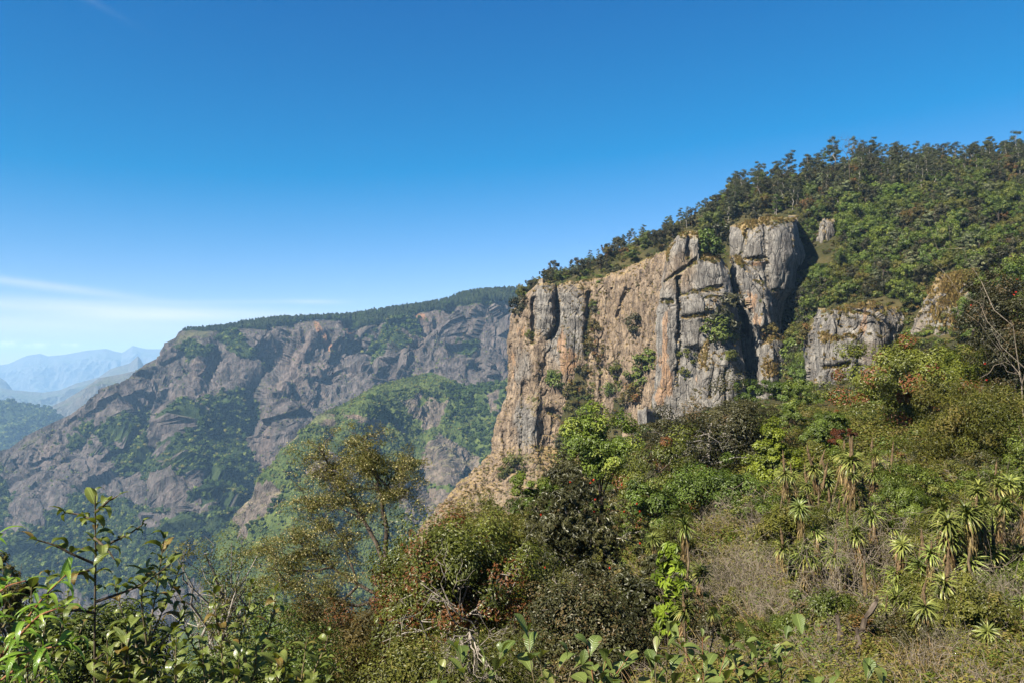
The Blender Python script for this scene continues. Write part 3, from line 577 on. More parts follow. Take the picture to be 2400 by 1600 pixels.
rock('rock_pillar', 'slanting grey rock slab in front of the highest pillar, edging the black cleft',
     L=[(596, 1714), (633, 1710), (680, 1718), (706, 1727), (725, 1746), (786, 1762), (847, 1770), (1000, 1776)], R=[(598, 1742), (642, 1776), (670, 1795), (700, 1812), (755, 1811), (780, 1792), (840, 1800), (1000, 1815)],
     T=[(1710, 612), (1722, 600), (1744, 604), (1776, 640)], B=[(1740, 985), (1830, 985)], D=[(1710, 392), (1740, 385), (1790, 383), (1815, 388)], seed=505, step=1.3, lean=0.07, tan=0.22, edge=4, amp=.65, streak=0.15,
     orange=[(1765, 705, 18, 30, 0.55), (1772, 755, 12, 22, 0.6), (1750, 690, 6, 30, 0.3)], gash=[([(1725, 650), (1752, 722)], 4, 6)], grass=[(1735, 612, 18, 10, 0.4)], back=30)
rock('rock_outcrop', 'low grey block with a yellow grass apron below the slanting slab',
     L=[(780, 1786), (850, 1778), (1000, 1770)], R=[(785, 1842), (880, 1846), (1000, 1850)], T=[(1780, 792), (1800, 782), (1842, 788)], B=[(1760, 990), (1860, 990)], D=[(1770, 376), (1810, 374), (1850, 380)], seed=606, step=1.4, lean=0.2, tan=0.25, edge=5,
     grass=[(1806, 862, 22, 28, 0.8), (1800, 800, 10, 15, 0.3)], back=30)
rock('rock_outcrop', 'wide grey rock bluff with orange and black streaks and straw grass on its rim',
     L=[(715, 1925), (749, 1909), (784, 1895), (835, 1885), (899, 1891), (960, 1900)], R=[(712, 2110), (754, 2129), (764, 2127), (810, 2110), (960, 2110)],
     T=[(1900, 745), (1919, 728), (1952, 720), (2000, 716), (2034, 708), (2067, 716), (2110, 722), (2128, 745)], B=[(1880, 965), (2130, 930)], D=[(1885, 316), (1925, 302), (2000, 296), (2060, 294), (2130, 303)], seed=707, step=1.35, lean=0.03, tan=0.16, edge=7,
     gash=[([(1975, 735), (1970, 760)], 4, 4), ([(1995, 728), (2035, 735)], 3, 3), ([(1935, 860), (1990, 852)], 5, 4), ([(2040, 718), (2060, 745)], 3, 2.5)], bulge=[(1960, 850, 50, 60, 3), (2060, 820, 60, 50, 1.5)],
     orange=[(2030, 750, 8, 32, 0.65), (2015, 770, 14, 18, 0.5), (2060, 790, 50, 12, 0.3), (2050, 830, 40, 22, 0.3), (1965, 870, 24, 8, 0.6), (1905, 775, 8, 25, 0.5)], grass=[(2010, 712, 50, 9, 0.5), (1940, 795, 22, 14, 0.6), (1945, 845, 12, 8, 0.5), (1902, 765, 8, 20, 0.4), (2060, 812, 50, 6, 0.35)], streak=0.3, streaks=[(2085, 745, 40, 30, 0.5)], tans=[(2060, 820, 60, 40, 0.35)], back=45)
rock('rock_outcrop', 'straw-covered tan rock knoll above the big reddish tree',
     L=[(640, 2204), (703, 2164), (774, 2140), (850, 2130)], R=[(634, 2300), (850, 2330)], T=[(2190, 660), (2204, 646), (2240, 638), (2300, 632)], B=[(2130, 850), (2340, 850)], D=[(2130, 272), (2200, 262), (2320, 256)], seed=808, step=1.4, lean=0.35, tan=0.4, edge=6,
     grass=[(2210, 680, 50, 50, 0.5), (2180, 750, 30, 30, 0.25), (2250, 760, 40, 20, 0.4)], tans=[(2210, 750, 30, 20, -0.3)], back=45)
rock('rock_outcrop', 'small dark rock face among trees beside the highest pillar',
     L=[(515, 1926), (560, 1914), (620, 1905)], R=[(515, 1958), (560, 1952), (620, 1948)], T=[(1915, 530), (1930, 518), (1958, 516)], B=[(1900, 620), (1960, 610)], D=[(1910, 448), (1935, 440), (1955, 441)], seed=909, step=1.4, lean=0.1, tan=-0.1, edge=4, gash=[([(1935, 525), (1928, 600)], 4, 5)], streak=0.3, back=40)
rock('rock_outcrop', 'thin pale rock finger at the foot of the orange flank',
     L=[(958, 1508), (1010, 1506), (1040, 1505)], R=[(958, 1522), (1010, 1525), (1040, 1527)], T=[(1505, 962), (1514, 955), (1524, 962)], B=[(1500, 1045), (1530, 1045)], D=[(1505, 372), (1515, 370), (1527, 372)], seed=910, step=1.2, lean=0.02, tan=-0.2, edge=1.6, amp=0.3, top=1.5, back=8)

# ------------------------------------------------------------------ haze
hz = bpy.data.meshes.new('haze'); x, y0, y1, z0, z1 = 45000, -300, 26500, -3700, 560
hz.from_pydata([(-x, y0, z0), (x, y0, z0), (x, y1, z0), (-x, y1, z0), (-x, y0, z1), (x, y0, z1), (x, y1, z1), (-x, y1, z1)], [], [(0, 3, 2, 1), (4, 5, 6, 7), (0, 1, 5, 4), (1, 2, 6, 5), (2, 3, 7, 6), (3, 0, 4, 7)])
hm = bpy.data.materials.new('haze_air'); hm.use_nodes = True; hn = hm.node_tree.nodes; hn.clear()
ho = hn.new('ShaderNodeOutputMaterial'); pv = hn.new('ShaderNodeVolumePrincipled'); hm.node_tree.links.new(pv.outputs[0], ho.inputs['Volume'])
pv.inputs['Color'].default_value = (0.38, 0.66, 1.0, 1); pv.inputs['Density'].default_value = 0.000044; pv.inputs['Anisotropy'].default_value = 0.0
hz.materials.append(hm); tag(obj('haze', hz), kind='stuff')
# land under everything, so that no valley is bottomless
vm = obj('valley', mesh('valley', np.array([(-44000, -250, -3400), (44000, -250, -3400), (44000, 26300, -3400), (-44000, 26300, -3400)]), np.array([[0, 1, 2, 3]]), M['far'])); tag(vm, kind='structure')
print('structure', round(time.time() - T0, 1))
# ------------------------------------------------------------------ vegetation builders
rs = np.random.default_rng(7)
def unit(a): return a / (np.linalg.norm(a, axis=-1, keepdims=True) + 1e-9)
class Acc:
    def __init__(s): s.V, s.F, s.n = [], [], 0
    def add(s, V, Fq): s.V.append(np.asarray(V)); s.F.append(np.asarray(Fq) + s.n); s.n += len(V)
    def tube(s, path, rad, n=5):
        p = np.asarray(path, float); r = np.broadcast_to(np.asarray(rad, float), (len(p),)); t = unit(np.gradient(p, axis=0))
        ref = np.where(np.abs(t[:, 2:3]) > 0.9, np.array([[1.0, 0, 0]]), np.array([[0, 0, 1.0]]))
        a = unit(np.cross(t, ref)); b = np.cross(t, a)
        an = np.arange(n) * 2 * math.pi / n
        V = p[:, None] + r[:, None, None] * (a[:, None] * np.cos(an)[None, :, None] + b[:, None] * np.sin(an)[None, :, None])
        i = np.arange(len(p) * n).reshape(len(p), n); j = np.roll(i, -1, 1)
        s.add(V.reshape(-1, 3), np.stack([i[:-1], i[1:], j[1:], j[:-1]], -1).reshape(-1, 4))
    def mesh(s, name, mat, smooth_=True):
        return mesh(name, np.concatenate(s.V), np.concatenate(s.F), mat, None, smooth_)
def bend(a, b, rng, k=5, wob=0.12, sag=0.0):
    a, b = np.asarray(a, float), np.asarray(b, float); t = np.linspace(0, 1, k)[:, None]; L = np.linalg.norm(b - a)
    p = a + (b - a) * t + np.array([0, 0, 1.0]) * (sag * L * np.sin(math.pi * t))
    w = rng.normal(size=(k, 3)) * wob * L * np.sin(math.pi * t) * 0.5; return p + w
def leaf_quads(P, D, N, L, Wd, curl=0.12):
    S = np.cross(D, N); L = np.asarray(L).reshape(-1, 1) + 0 * P[:, :1]; Wd = np.asarray(Wd).reshape(-1, 1) + 0 * P[:, :1]
    V = np.stack([P - D * L / 2, P + S * Wd / 2 + N * L * curl * .5, P + D * L / 2 - N * L * curl, P - S * Wd / 2 + N * L * curl * .5], 1)
    return V.reshape(-1, 3), np.arange(len(P) * 4).reshape(-1, 4)
def frame(N, D):
    N = unit(N); D = unit(D - (D * N).sum(1, keepdims=True) * N); return N, D
def crown(rng, C, R, ncl, cr, nl, L, Wd, up=.6, droop=.15, inner=.22, flat=.75, tipfrac=0.0, low=-0.55, whorl=False, lvar=.35, loose=0.12):
    C, R = np.asarray(C, float), np.asarray(R, float)
    d = unit(rng.normal(size=(ncl * 3, 3))); d = d[d[:, 2] > low][:ncl]; ncl = len(d)
    nlb = 5; lc = unit(rng.normal(size=(nlb, 3)) * np.array([1, 1, .9])) * rng.uniform(.25, .5, (nlb, 1)); lc[0] = (0, 0, -.05); lr = rng.uniform(.45, .68, nlb); lr[0] = .72; li = rng.integers(nlb, size=ncl)
    rad = (0.66 + 0.34 * rng.random(ncl)) * (0.85 + 0.32 * vnoise(d * 2.1 + rng.random() * 50, 5)); m = rng.random(ncl) < inner; rad[m] *= 0.3 + 0.4 * rng.random(m.sum())
    q_ = lc[li] + d * (lr[li] * rad)[:, None]; fl = np.minimum(.9, cr / R * .8); hi = (1 - fl) / np.maximum(.3, np.quantile(q_, .985, axis=0)); lo = (1 - fl) / np.maximum(.3, -np.quantile(q_, .015, axis=0)); q_ = np.where(q_ > 0, q_ * np.clip(hi, .5, 2), q_ * np.clip(lo, .5, 2))
    cc = C + q_ * R; cs = cr * (0.65 + 0.7 * rng.random(ncl)); crd = rng.random(ncl); ctip = rng.random(ncl) < tipfrac
    if whorl:                                                         # rosettes of leaves at the twig ends
        per = 11; nw = nl // per; k = rng.integers(ncl, size=nw); dd = unit(rng.normal(size=(nw, 3)) + np.array([0, 0, .35]))
        W0 = cc[k] + dd * cs[k][:, None] * (0.75 + .35 * rng.random((nw, 1))); ax = unit(dd + np.array([0, 0, .5])); k = np.repeat(k, per)
        e = unit(np.cross(np.repeat(ax, per, 0), rng.normal(size=(nw * per, 3)))); axr = np.repeat(ax, per, 0)
        D = unit(e + axr * rng.normal(0, .25, (nw * per, 1)) + np.array([0, 0, -droop])); N = unit(axr + e * .3)
        P = np.repeat(W0, per, 0) + D * L * 0.5; n = nw * per
    else:
        n = nl; k = rng.integers(ncl, size=n); dd = unit(rng.normal(size=(n, 3)))
        rr = cs[k] * np.where(rng.random(n) < loose, 0.9 + .5 * rng.random(n), 0.72 + 0.28 * rng.random(n))
        P = cc[k] + dd * rr[:, None] * np.array([1, 1, flat]); out = unit((P - C) / R)
        N = out * .45 + np.array([0, 0, up]) + dd * .85 + rng.normal(size=(n, 3)) * .26
        D = rng.normal(size=(n, 3)) + out * .5 - np.array([0, 0, droop * 2])
    N, D = frame(N, D)
    rnd = np.clip(.62 * crd[k] + .38 * rng.random(n), 0, 1); tip = (ctip[k] & (rng.random(n) < .75)).astype(float)
    Ls = L * (1 - lvar / 2 + lvar * rng.random(n))
    V, Fq = leaf_quads(P, D, N, Ls, Wd * Ls / L)
    return V, Fq, np.repeat(rnd, 4), np.repeat(tip, 4), cc
def join_leaves(name, parts, mat):
    off, Vs, Fs, A, B = 0, [], [], [], []
    for V, Fq, a, b in parts: Vs.append(V); Fs.append(Fq + off); A.append(a); B.append(b); off += len(V)
    return mesh(name, np.concatenate(Vs), np.concatenate(Fs), mat, {'rnd': np.concatenate(A), 'tip': np.concatenate(B)})
def limbs(acc, rng, base, C, R, cc, r0, nlimb, n=5):
    """trunk from base into the crown and limbs out to some of its clumps"""
    base, C = np.asarray(base, float), np.asarray(C, float); topp = C + np.array([0, 0, R[2] * 0.25])
    tr = bend(base, topp, rng, 7, 0.07); rad = np.linspace(r0, r0 * .35, 7); rad[0] *= 1.35; acc.tube(tr, rad, 7)
    for q in rng.permutation(len(cc))[:nlimb]:
        f = rng.uniform(.45, .95); i = f * 6; a = tr[int(i)] + (tr[min(6, int(i) + 1)] - tr[int(i)]) * (i % 1)
        p = bend(a, cc[q], rng, 5, 0.16, 0.06); acc.tube(p, np.linspace(r0 * .38, r0 * .07, 5), n)
        for _ in range(2):
            e = p[3] + rng.normal(size=3) * np.linalg.norm(R) * .14; acc.tube(bend(p[2], e, rng, 4, .2), np.linspace(r0 * .12, r0 * .03, 4), 3)
LM = {
 'bright':  leaf_mat('leaf_bright_green', (0.045, 0.082, 0.011), (0.14, 0.19, 0.032), (0.22, 0.255, 0.055), .32, .05),
 'dark':    leaf_mat('leaf_dark_grey_green', (0.018, 0.021, 0.009), (0.062, 0.060, 0.028), (0.10, 0.07, 0.038), .2, .05),  # own dark tone, lowered further to stand in for black shade in hollows
 'olive':   leaf_mat('leaf_olive', (0.052, 0.062, 0.012), (0.155, 0.155, 0.036), (0.20, 0.17, 0.06), .28, .04),
 'red':     leaf_mat('leaf_red_tinged', (0.036, 0.052, 0.010), (0.155, 0.175, 0.028), (0.16, 0.062, 0.025), .25, .06),
 'rhodo':   leaf_mat('leaf_leathery', (0.020, 0.026, 0.010), (0.078, 0.078, 0.036), (0.12, 0.09, 0.05), .15, .07),  # leathery green, also deepened to imitate the shade between bushes
 'wattle':  leaf_mat('leaf_feathery_wattle', (0.068, 0.075, 0.024), (0.17, 0.165, 0.055), (0.38, 0.34, 0.21), .3, .02),
 'euc':     leaf_mat('leaf_eucalyptus', (0.028, 0.036, 0.016), (0.095, 0.105, 0.05), (0.13, 0.11, 0.07), .25, .04),
 'mid':     leaf_mat('leaf_mid_green', (0.032, 0.056, 0.009), (0.115, 0.155, 0.030), (0.16, 0.17, 0.05), .28, .05),
 'silver':  leaf_mat('leaf_silver_green', (0.06, 0.075, 0.04), (0.17, 0.19, 0.11), (0.28, 0.28, 0.17), .25, .05),
 'brown':   leaf_mat('leaf_brown_green', (0.055, 0.050, 0.017), (0.14, 0.112, 0.042), (0.16, 0.08, 0.035), .25, .03),
 'rust':    leaf_mat('leaf_rust', (0.08, 0.028, 0.014), (0.16, 0.062, 0.028), (0.26, 0.11, 0.04), .25, .03),
 'lime':    leaf_mat('leaf_yellow_lime', (0.09, 0.14, 0.014), (0.24, 0.31, 0.035), (0.34, 0.36, 0.07), .32, .05),
 'straw':   leaf_mat('straw', (0.17, 0.115, 0.05), (0.36, 0.265, 0.125), (0.30, 0.2, 0.09), .25, .02),
 'lobelia': leaf_mat('lobelia_leaf', (0.085, 0.115, 0.028), (0.24, 0.27, 0.085), (0.36, 0.33, 0.12), .28, .06),
 'dead':    leaf_mat('lobelia_dead_leaf', (0.10, 0.066, 0.04), (0.29, 0.205, 0.125), (0.2, 0.12, 0.07), .15, .02),
 'flower':  leaf_mat('red_blossom', (0.30, 0.008, 0.015), (0.55, 0.02, 0.03), (0.5, 0.02, 0.03), .25, .02),
}
BK = {'brown': bark_mat('bark_brown', (0.05, 0.038, 0.028), (0.14, 0.11, 0.085)), 'pale': bark_mat('bark_pale', (0.20, 0.175, 0.15), (0.42, 0.38, 0.33)), 'dark': bark_mat('bark_dark', (0.03, 0.024, 0.02), (0.085, 0.07, 0.055)),
      'dead': bark_mat('dead_wood', (0.16, 0.135, 0.11), (0.38, 0.33, 0.27), 9.0), 'twig': bark_mat('dry_twig', (0.135, 0.11, 0.08), (0.30, 0.25, 0.19), 9.0), 'stem': bark_mat('lobelia_stem', (0.07, 0.05, 0.03), (0.20, 0.15, 0.09), 20.0), 'spike': bark_mat('lobelia_spike', (0.06, 0.04, 0.022), (0.19, 0.13, 0.07), 30.0)}

# ---- forest seen from afar: one mass each
def scatter(name, label, cat, pts, rotz, scl, idx, templates, kind='stuff'):
    me = mesh(name, pts, [], None, {'rotz': rotz.astype(float), 'scl': scl.astype(float), 'idx': idx.astype(int)})
    o = obj(name, me); tag(o, label, cat, kind=kind)
    g = bpy.data.node_groups.new(name + '_scatter', 'GeometryNodeTree')
    g.interface.new_socket('Geometry', in_out='INPUT', socket_type='NodeSocketGeometry'); g.interface.new_socket('Geometry', in_out='OUTPUT', socket_type='NodeSocketGeometry')
    n, l = g.nodes, g.links; gi, go = n.new('NodeGroupInput'), n.new('NodeGroupOutput'); jn = n.new('GeometryNodeJoinGeometry')
    def na(nm, t):
        a = n.new('GeometryNodeInputNamedAttribute'); a.data_type = t; a.inputs[0].default_value = nm; return a.outputs[0]
    cb = n.new('ShaderNodeCombineXYZ'); l.new(na('rotz', 'FLOAT'), cb.inputs[2]); sc_ = na('scl', 'FLOAT'); ix = na('idx', 'INT')
    for k, t in enumerate(templates):
        oi = n.new('GeometryNodeObjectInfo'); oi.inputs['Object'].default_value = t; oi.inputs['As Instance'].default_value = True
        cp = n.new('FunctionNodeCompare'); cp.data_type = 'INT'; cp.operation = 'EQUAL'; l.new(ix, cp.inputs['A'] if cp.inputs['A'].type == 'INT' else cp.inputs[2]); cp.inputs[3].default_value = k
        ip = n.new('GeometryNodeInstanceOnPoints'); l.new(gi.outputs[0], ip.inputs['Points']); l.new(cp.outputs[0], ip.inputs['Selection']); l.new(oi.outputs['Geometry'], ip.inputs['Instance'])
        l.new(cb.outputs[0], ip.inputs['Rotation']); l.new(sc_, ip.inputs['Scale']); l.new(ip.outputs[0], jn.inputs[0])
    l.new(jn.outputs[0], go.inputs[0])
    md = o.modifiers.new('scatter', 'NODES'); md.node_group = g
    return o
def lump_template(name, seed, sx, sz, mat, trunk=0.0, amp=.5):
    import bmesh
    bm = bmesh.new(); bmesh.ops.create_icosphere(bm, subdivisions=3, radius=1.0)
    V = np.array([v.co for v in bm.verts]); Fq = np.array([[v.index for v in f.verts] for f in bm.faces]); bm.free()
    n = fbm(V * 1.7 + seed * 3, 3, seed) * amp + facets(V + seed, (.45, .45, .45), seed)[0] * amp * .55
    V = V * (1 + n[:, None]) * np.array([sx, sx, sz]) + np.array([0, 0, sz * .75 + trunk])
    r = _r(_h((V[:, 0] * 97).astype(np.int64), (V[:, 1] * 97).astype(np.int64), (V[:, 2] * 97).astype(np.int64), seed))
    return bpy.data.objects.new(name, mesh(name, V, Fq, mat, {'rnd': r, 'tip': 0 * r}))
FM = {'f0': leaf_mat('far_forest_dark', (0.016, 0.030, 0.009), (0.042, 0.062, 0.018), (0, 0, 0), .0, .0, .5, .35), 'f1': leaf_mat('far_forest_green', (0.07, 0.095, 0.025), (0.15, 0.18, 0.055), (0, 0, 0), .0, .0, .5, .35),
      'f2': leaf_mat('far_forest_brown', (0.075, 0.08, 0.028), (0.165, 0.155, 0.06), (0, 0, 0), .0, .0, .5, .3), 'f3': leaf_mat('plateau_wood', (0.014, 0.022, 0.012), (0.04, 0.05, 0.026), (0, 0, 0), .0, .0, .5, .3)}
far_t = [lump_template('far_tree', 1, 5.2, 4.6, FM['f0']), lump_template('far_tree', 2, 6.0, 4.6, FM['f0']), lump_template('far_tree', 3, 4.6, 4.0, FM['f1']), lump_template('far_tree', 4, 4.0, 3.0, FM['f2']), lump_template('far_tree', 5, 3.0, 2.4, FM['f1'])]
plat_t = [lump_template('plateau_tree', 11, 4.4, 7.0, FM['f3'], 6), lump_template('plateau_tree', 12, 3.6, 8.0, FM['f3'], 5), lump_template('plateau_tree', 13, 5.5, 6.0, FM['f0'], 3), lump_template('plateau_tree', 14, 2.4, 9.0, FM['f3'], 4)]
def forest_pts(G, mask, n, rng):
    w = mask.ravel(); s = np.linalg.norm(np.cross(np.gradient(G, axis=0), np.gradient(G, axis=1)), axis=2).ravel() ** 0.7
    p = np.where(w > 0.4, s, 0.0); p /= p.sum(); i = rng.choice(len(p), n, p=p); P = G.reshape(-1, 3)[i]
    return P + rng.normal(size=P.shape) * np.array([4, 4, 1.0])
wx, wy = warp(PXm, PYm, 4, 12, 5); belt = in_poly(wx, wy, BELT)
gm_ = np.where(belt, 0, GRm); gm_[:, -120:] *= 1
P = forest_pts(Gm, np.where((PXm > -60) & (PXm < 1240) & (PYm < 1420), gm_, 0), 12000, rs)
sp = (rs.random((2600, 1)) < 2)  # sparse scrub over the rock too
P2 = forest_pts(Gm, np.where((PXm > -60) & (PXm < 1240) & (PYm < 1400) & (fbm(np.stack([PXm / 30, PYm / 30, 0 * PXm], -1).reshape(-1, 3), 3, 77).reshape(PXm.shape) > 0.0), 1.0, 0), 6500, rs)
n1, n2 = len(P), len(P2)
scatter('mountain_forest', 'dark green forest filling the gullies of the far cliffs', 'forest', np.concatenate([P, P2]), rs.random(n1 + n2) * 6.28, np.concatenate([.6 + 1.1 * rs.random(n1) ** 2, .3 + .5 * rs.random(n2)]),
        np.concatenate([rs.choice(5, n1, p=[.34, .26, .2, .1, .1]), rs.choice([2, 3, 4], n2)]), far_t)
P = forest_pts(Gm, np.where(belt & (PXm < 1260), 1.0, 0), 5200, rs); e = Gm[0][(PXm[0] > 432) & (PXm[0] < 1260)]; e = np.repeat(e, 3, 0); e = e + rs.normal(size=e.shape) * np.array([4, 12, 1]) + np.array([0, 14, 0]); e2 = e * np.array([1.012, 1.012, 1.012])
f_e = smooth(e[:, 0] / e[:, 1] * F + CX, 430, 640); P = np.concatenate([P, e, e2]); fs = smooth(P[:, 0] / P[:, 1] * F + CX, 440, 640)
scatter('plateau_woodland', 'dense dark woodland along the plateau rim of the far cliffs', 'woodland', P, rs.random(len(P)) * 6.28, (.4 + .65 * fs) * (.6 + .7 * rs.random(len(P))), rs.choice(4, len(P), p=[.35, .3, .2, .15]), plat_t)
P = forest_pts(Gs, np.where((PXs < 1240) & (PYs < 1480) & (PXs > 480), GRs, 0), 11000, rs); P2 = forest_pts(Gs, np.where((PXs < 1240) & (PYs < 1450) & (GRs < .3), 1.0, 0), 500, rs)
dark = fbm(P / np.array([90, 90, 90]), 3, 55) + 0.8 * np.exp(-((P[:, 0] / P[:, 1] * F + CX - 1120) / 90) ** 2)
ix = np.where(dark > .4, rs.choice(2, len(P)), rs.choice([2, 3, 4, 4], len(P)))
scatter('spur_forest', 'green forest covering the spur below the brown cliff wall', 'forest', np.concatenate([P, P2]), rs.random(len(P) + len(P2)) * 6.28, np.concatenate([(.5 + .45 * rs.random(len(P))) * np.where(dark > .25, .95, .68), .25 + .2 * rs.random(len(P2))]), np.concatenate([ix, rs.choice([3, 4], len(P2))]), far_t)
Pf = forest_pts(FOOT[2], np.where((FOOT[0] > -60) & (FOOT[1] < 1150), 1.0, 0), 2600, rs)
scatter('foothill_forest', 'hazy blue-green forest on the low foothill', 'forest', Pf, rs.random(len(Pf)) * 6.28, 1.5 + 1.1 * rs.random(len(Pf)), rs.choice(3, len(Pf)), far_t)
print('far forest', round(time.time() - T0, 1))

# ---- things from templates
def copy_thing(name, parts, loc, rz, s, label, cat, group, sz=1.0):
    r = empty(name, loc, rz, s); r.scale = (s, s, s * sz); tag(r, label, cat, group)
    for nm, me in parts: obj(nm, me, r)
    return r
def round_tree(seed, kind, H=7.0, Rx=3.0, nl=3800, L=.34, ncl=50, cr=.62, bark='brown', tip=.06, flat=.85, up=.25, low=-.5):
    rng = np.random.default_rng(seed); Rz = H * .40; C = np.array([0, 0, H - Rz * 1.02])
    V, Fq, a, b, cc = crown(rng, C, (Rx, Rx * rng.uniform(.85, 1.1), Rz), ncl, cr, nl, L, L * .62, tipfrac=tip, flat=flat, up=up, low=low)
    t = Acc(); limbs(t, rng, (0, 0, -1.0), C, np.array([Rx, Rx, Rz]), cc, H * .022, 9)
    return [('trunk', t.mesh('trunk', BK[bark])), ('crown', join_leaves('crown', [(V, Fq, a, b)], LM[kind]))]
def eucalyptus(seed, H=22.0, kind='euc', tall=.5, dense=1.0):
    rng = np.random.default_rng(seed); t = Acc(); parts = []
    lean = rng.normal(0, .05, 2) * H; tr = bend((0, 0, -2), (lean[0], lean[1], H * .93), rng, 9, .05); t.tube(tr, np.linspace(.30, .07, 9), 6)
    nb = rng.integers(11, 15)
    for k in range(nb):
        f = 1 - (1 - tall) * (k / nb) ** .9; i = min(7.99, f * 8); a = tr[int(i)] + (tr[int(i) + 1] - tr[int(i)]) * (i % 1)
        an = k * 2.4 + rng.random(); Ls = (1.0 + 3.0 * ((1 - f) / (1 - tall)) ** .7) * rng.uniform(.6, 1.25)
        e = a + np.array([math.cos(an) * Ls, math.sin(an) * Ls, Ls * rng.uniform(.35, .9)]); t.tube(bend(a, e, rng, 5, .15), np.linspace(.10, .03, 5), 4)
        V, Fq, r_, b_, _c = crown(rng, e + np.array([0, 0, .3]), (2.0, 2.0, 1.35), 10, .95, int(200 * dense), .50, .28, up=.5, droop=.5, inner=.1, low=-.35); parts.append((V, Fq, r_, b_))
    for k in range(3):
        i = rng.uniform(2.5, 5); a = tr[int(i)]; an = rng.random() * 6.28; t.tube(bend(a, a + np.array([math.cos(an), math.sin(an), .6]) * rng.uniform(1, 2.2), rng, 4, .2), np.linspace(.05, .015, 4), 3)
    return [('trunk', t.mesh('trunk', BK['pale'])), ('crown', join_leaves('crown', parts, LM[kind]))]
def on_ground(px, D): X = (px - CX) / F * D; return np.array([X, D, ground(X, D)])
ROCK_POLYS = [[(1560, 560), (1600, 530), (1640, 535), (1650, 590), (1700, 598), (1716, 520), (1790, 500), (1872, 500), (1892, 596), (1868, 680), (1845, 720), (1850, 960), (1530, 1010), (1528, 760)],
              [(1885, 835), (1905, 735), (2034, 700), (2115, 712), (2132, 760), (2100, 870), (1905, 935)], [(2140, 790), (2164, 703), (2202, 640), (2250, 630), (2252, 800)], [(1900, 610), (1925, 512), (1962, 512), (1955, 605)]]
def in_rocks(px, py):
    for p in ROCK_POLYS:
        r = False; n = len(p)
        for k in range(n):
            (x0, y0), (x1, y1) = p[k], p[(k + 1) % n]
            if (y0 > py) != (y1 > py) and px < (x1 - x0) * (py - y0) / (y1 - y0) + x0: r = not r
        if r: return True
    return False
# hillside wood: countable crowns
KINDS = {'bright': ([round_tree(s, 'bright', 7, 3.4, tip=.1) for s in (1, 2)], 'bright green rounded tree', 'bright green trees'),
         'mid': ([round_tree(s, 'mid', 7, 3.3) for s in (3, 4, 5)], 'mid green rounded tree', 'mid green trees'),
         'dark': ([round_tree(s, 'dark', 8, 3.2) for s in (6, 7)], 'dark grey-green tree', 'dark trees'),
         'olive': ([round_tree(s, 'olive', 6, 3.2, bark='brown') for s in (8, 9)], 'olive yellowish tree', 'olive trees'),
         'silver': ([round_tree(s, 'silver', 9, 2.9, flat=.5) for s in (10, 11)], 'silvery grey-green tree', 'silvery trees'),
         'brown': ([round_tree(s, 'brown', 6, 3.0, tip=.15) for s in (12, 13)], 'brownish dry-looking tree', 'brownish trees')}
NAMES = {'bright': 'broadleaf_tree', 'mid': 'broadleaf_tree', 'dark': 'evergreen_tree', 'olive': 'olive_tree_crown', 'silver': 'silver_tree', 'brown': 'dry_tree'}
NAMES['olive'] = 'broadleaf_tree'
def zone(px, py):
    if py > 930: return 'at the foot of the pillars' if px < 1890 else 'below the streaked bluff'
    if px < 1720: return 'behind the orange-flanked pillar'
    if px < 1900: return 'above the crown of the highest pillar' if py < 520 else 'beside the lower flank of the highest pillar'
    up_ = py < 395 + max(0, 2000 - px) * .25 + 70
    if px < 2060: return 'just under the ridge over the small dark rock face' if up_ else 'between the highest pillar and the streaked bluff'
    if px < 2210: return 'just under the ridge over the streaked bluff' if up_ else 'directly above the streaked bluff'
    return 'just under the ridge at the picture edge' if up_ else 'above the straw-covered knoll'
def put_tree(kind, loc, s, rng, label=None, group=None, zn=None):
    tp, lab, grp = KINDS[kind]; p = tp[rng.integers(len(tp))]
    return copy_thing(NAMES[kind], p, loc, rng.random() * 6.28, s, label or (lab + ' ' + zn if zn else lab), 'tree', group or (grp + ' ' + zn if zn else grp), rng.uniform(.85, 1.2))
rng = np.random.default_rng(99); taken = []
AREA = [(1700, 470), (1860, 430), (2000, 395), (2460, 380), (2460, 900), (2300, 905), (2130, 830), (2120, 790), (2000, 950), (1850, 1000), (1740, 990), (1600, 1020), (1640, 930), (1860, 930), (1850, 700), (1890, 620), (1870, 510), (1700, 520), (1640, 590), (1600, 545)]
n_tree = 0
for _ in range(6000):
    px, py = rng.uniform(1590, 2450), rng.uniform(385, 1010)
    if not in_poly(np.array([px]), np.array([py]), AREA)[0] or in_rocks(px, py) or in_rocks(px, py - 12): continue
    g = look(px, py)
    if g is None or g.y < 110: continue
    s = rng.uniform(1.0, 1.9) * (1.0 if g.y > 250 else .7); w = 6 * s / g.y * F
    if any(in_rocks(px + dx * w, py - f * 7 * s / g.y * F) for f in (.25, .5, .75, .95) for dx in (-.3, 0, .3)): continue
    if any(abs(px - a) < (w + c) * .23 and abs(py - b) < (w + c) * .15 for a, b, c in taken): continue
    wood = fbm(np.array([[px / 120, py / 90, 3.3]]), 3, 8)[0]
    up_ = (py - (395 + max(0, 2000 - px) * .25)) 
    if up_ < 45: k = rng.choice(['dark', 'olive', 'brown', 'mid', 'silver'], p=[.35, .2, .25, .1, .1])
    elif px > 1850 and 470 < py < 730 and wood > -.15: k = rng.choice(['bright', 'mid', 'silver', 'olive', 'dark'], p=[.38, .3, .12, .12, .08])
    else: k = rng.choice(['mid', 'olive', 'dark', 'bright', 'brown', 'silver'], p=[.34, .24, .18, .10, .09, .05])
    put_tree(k, (g.x, g.y, g.z - .5 * s), s, rng, zn=zone(px, py)); taken.append((px, py, w)); n_tree += 1
    if n_tree >= 430: break
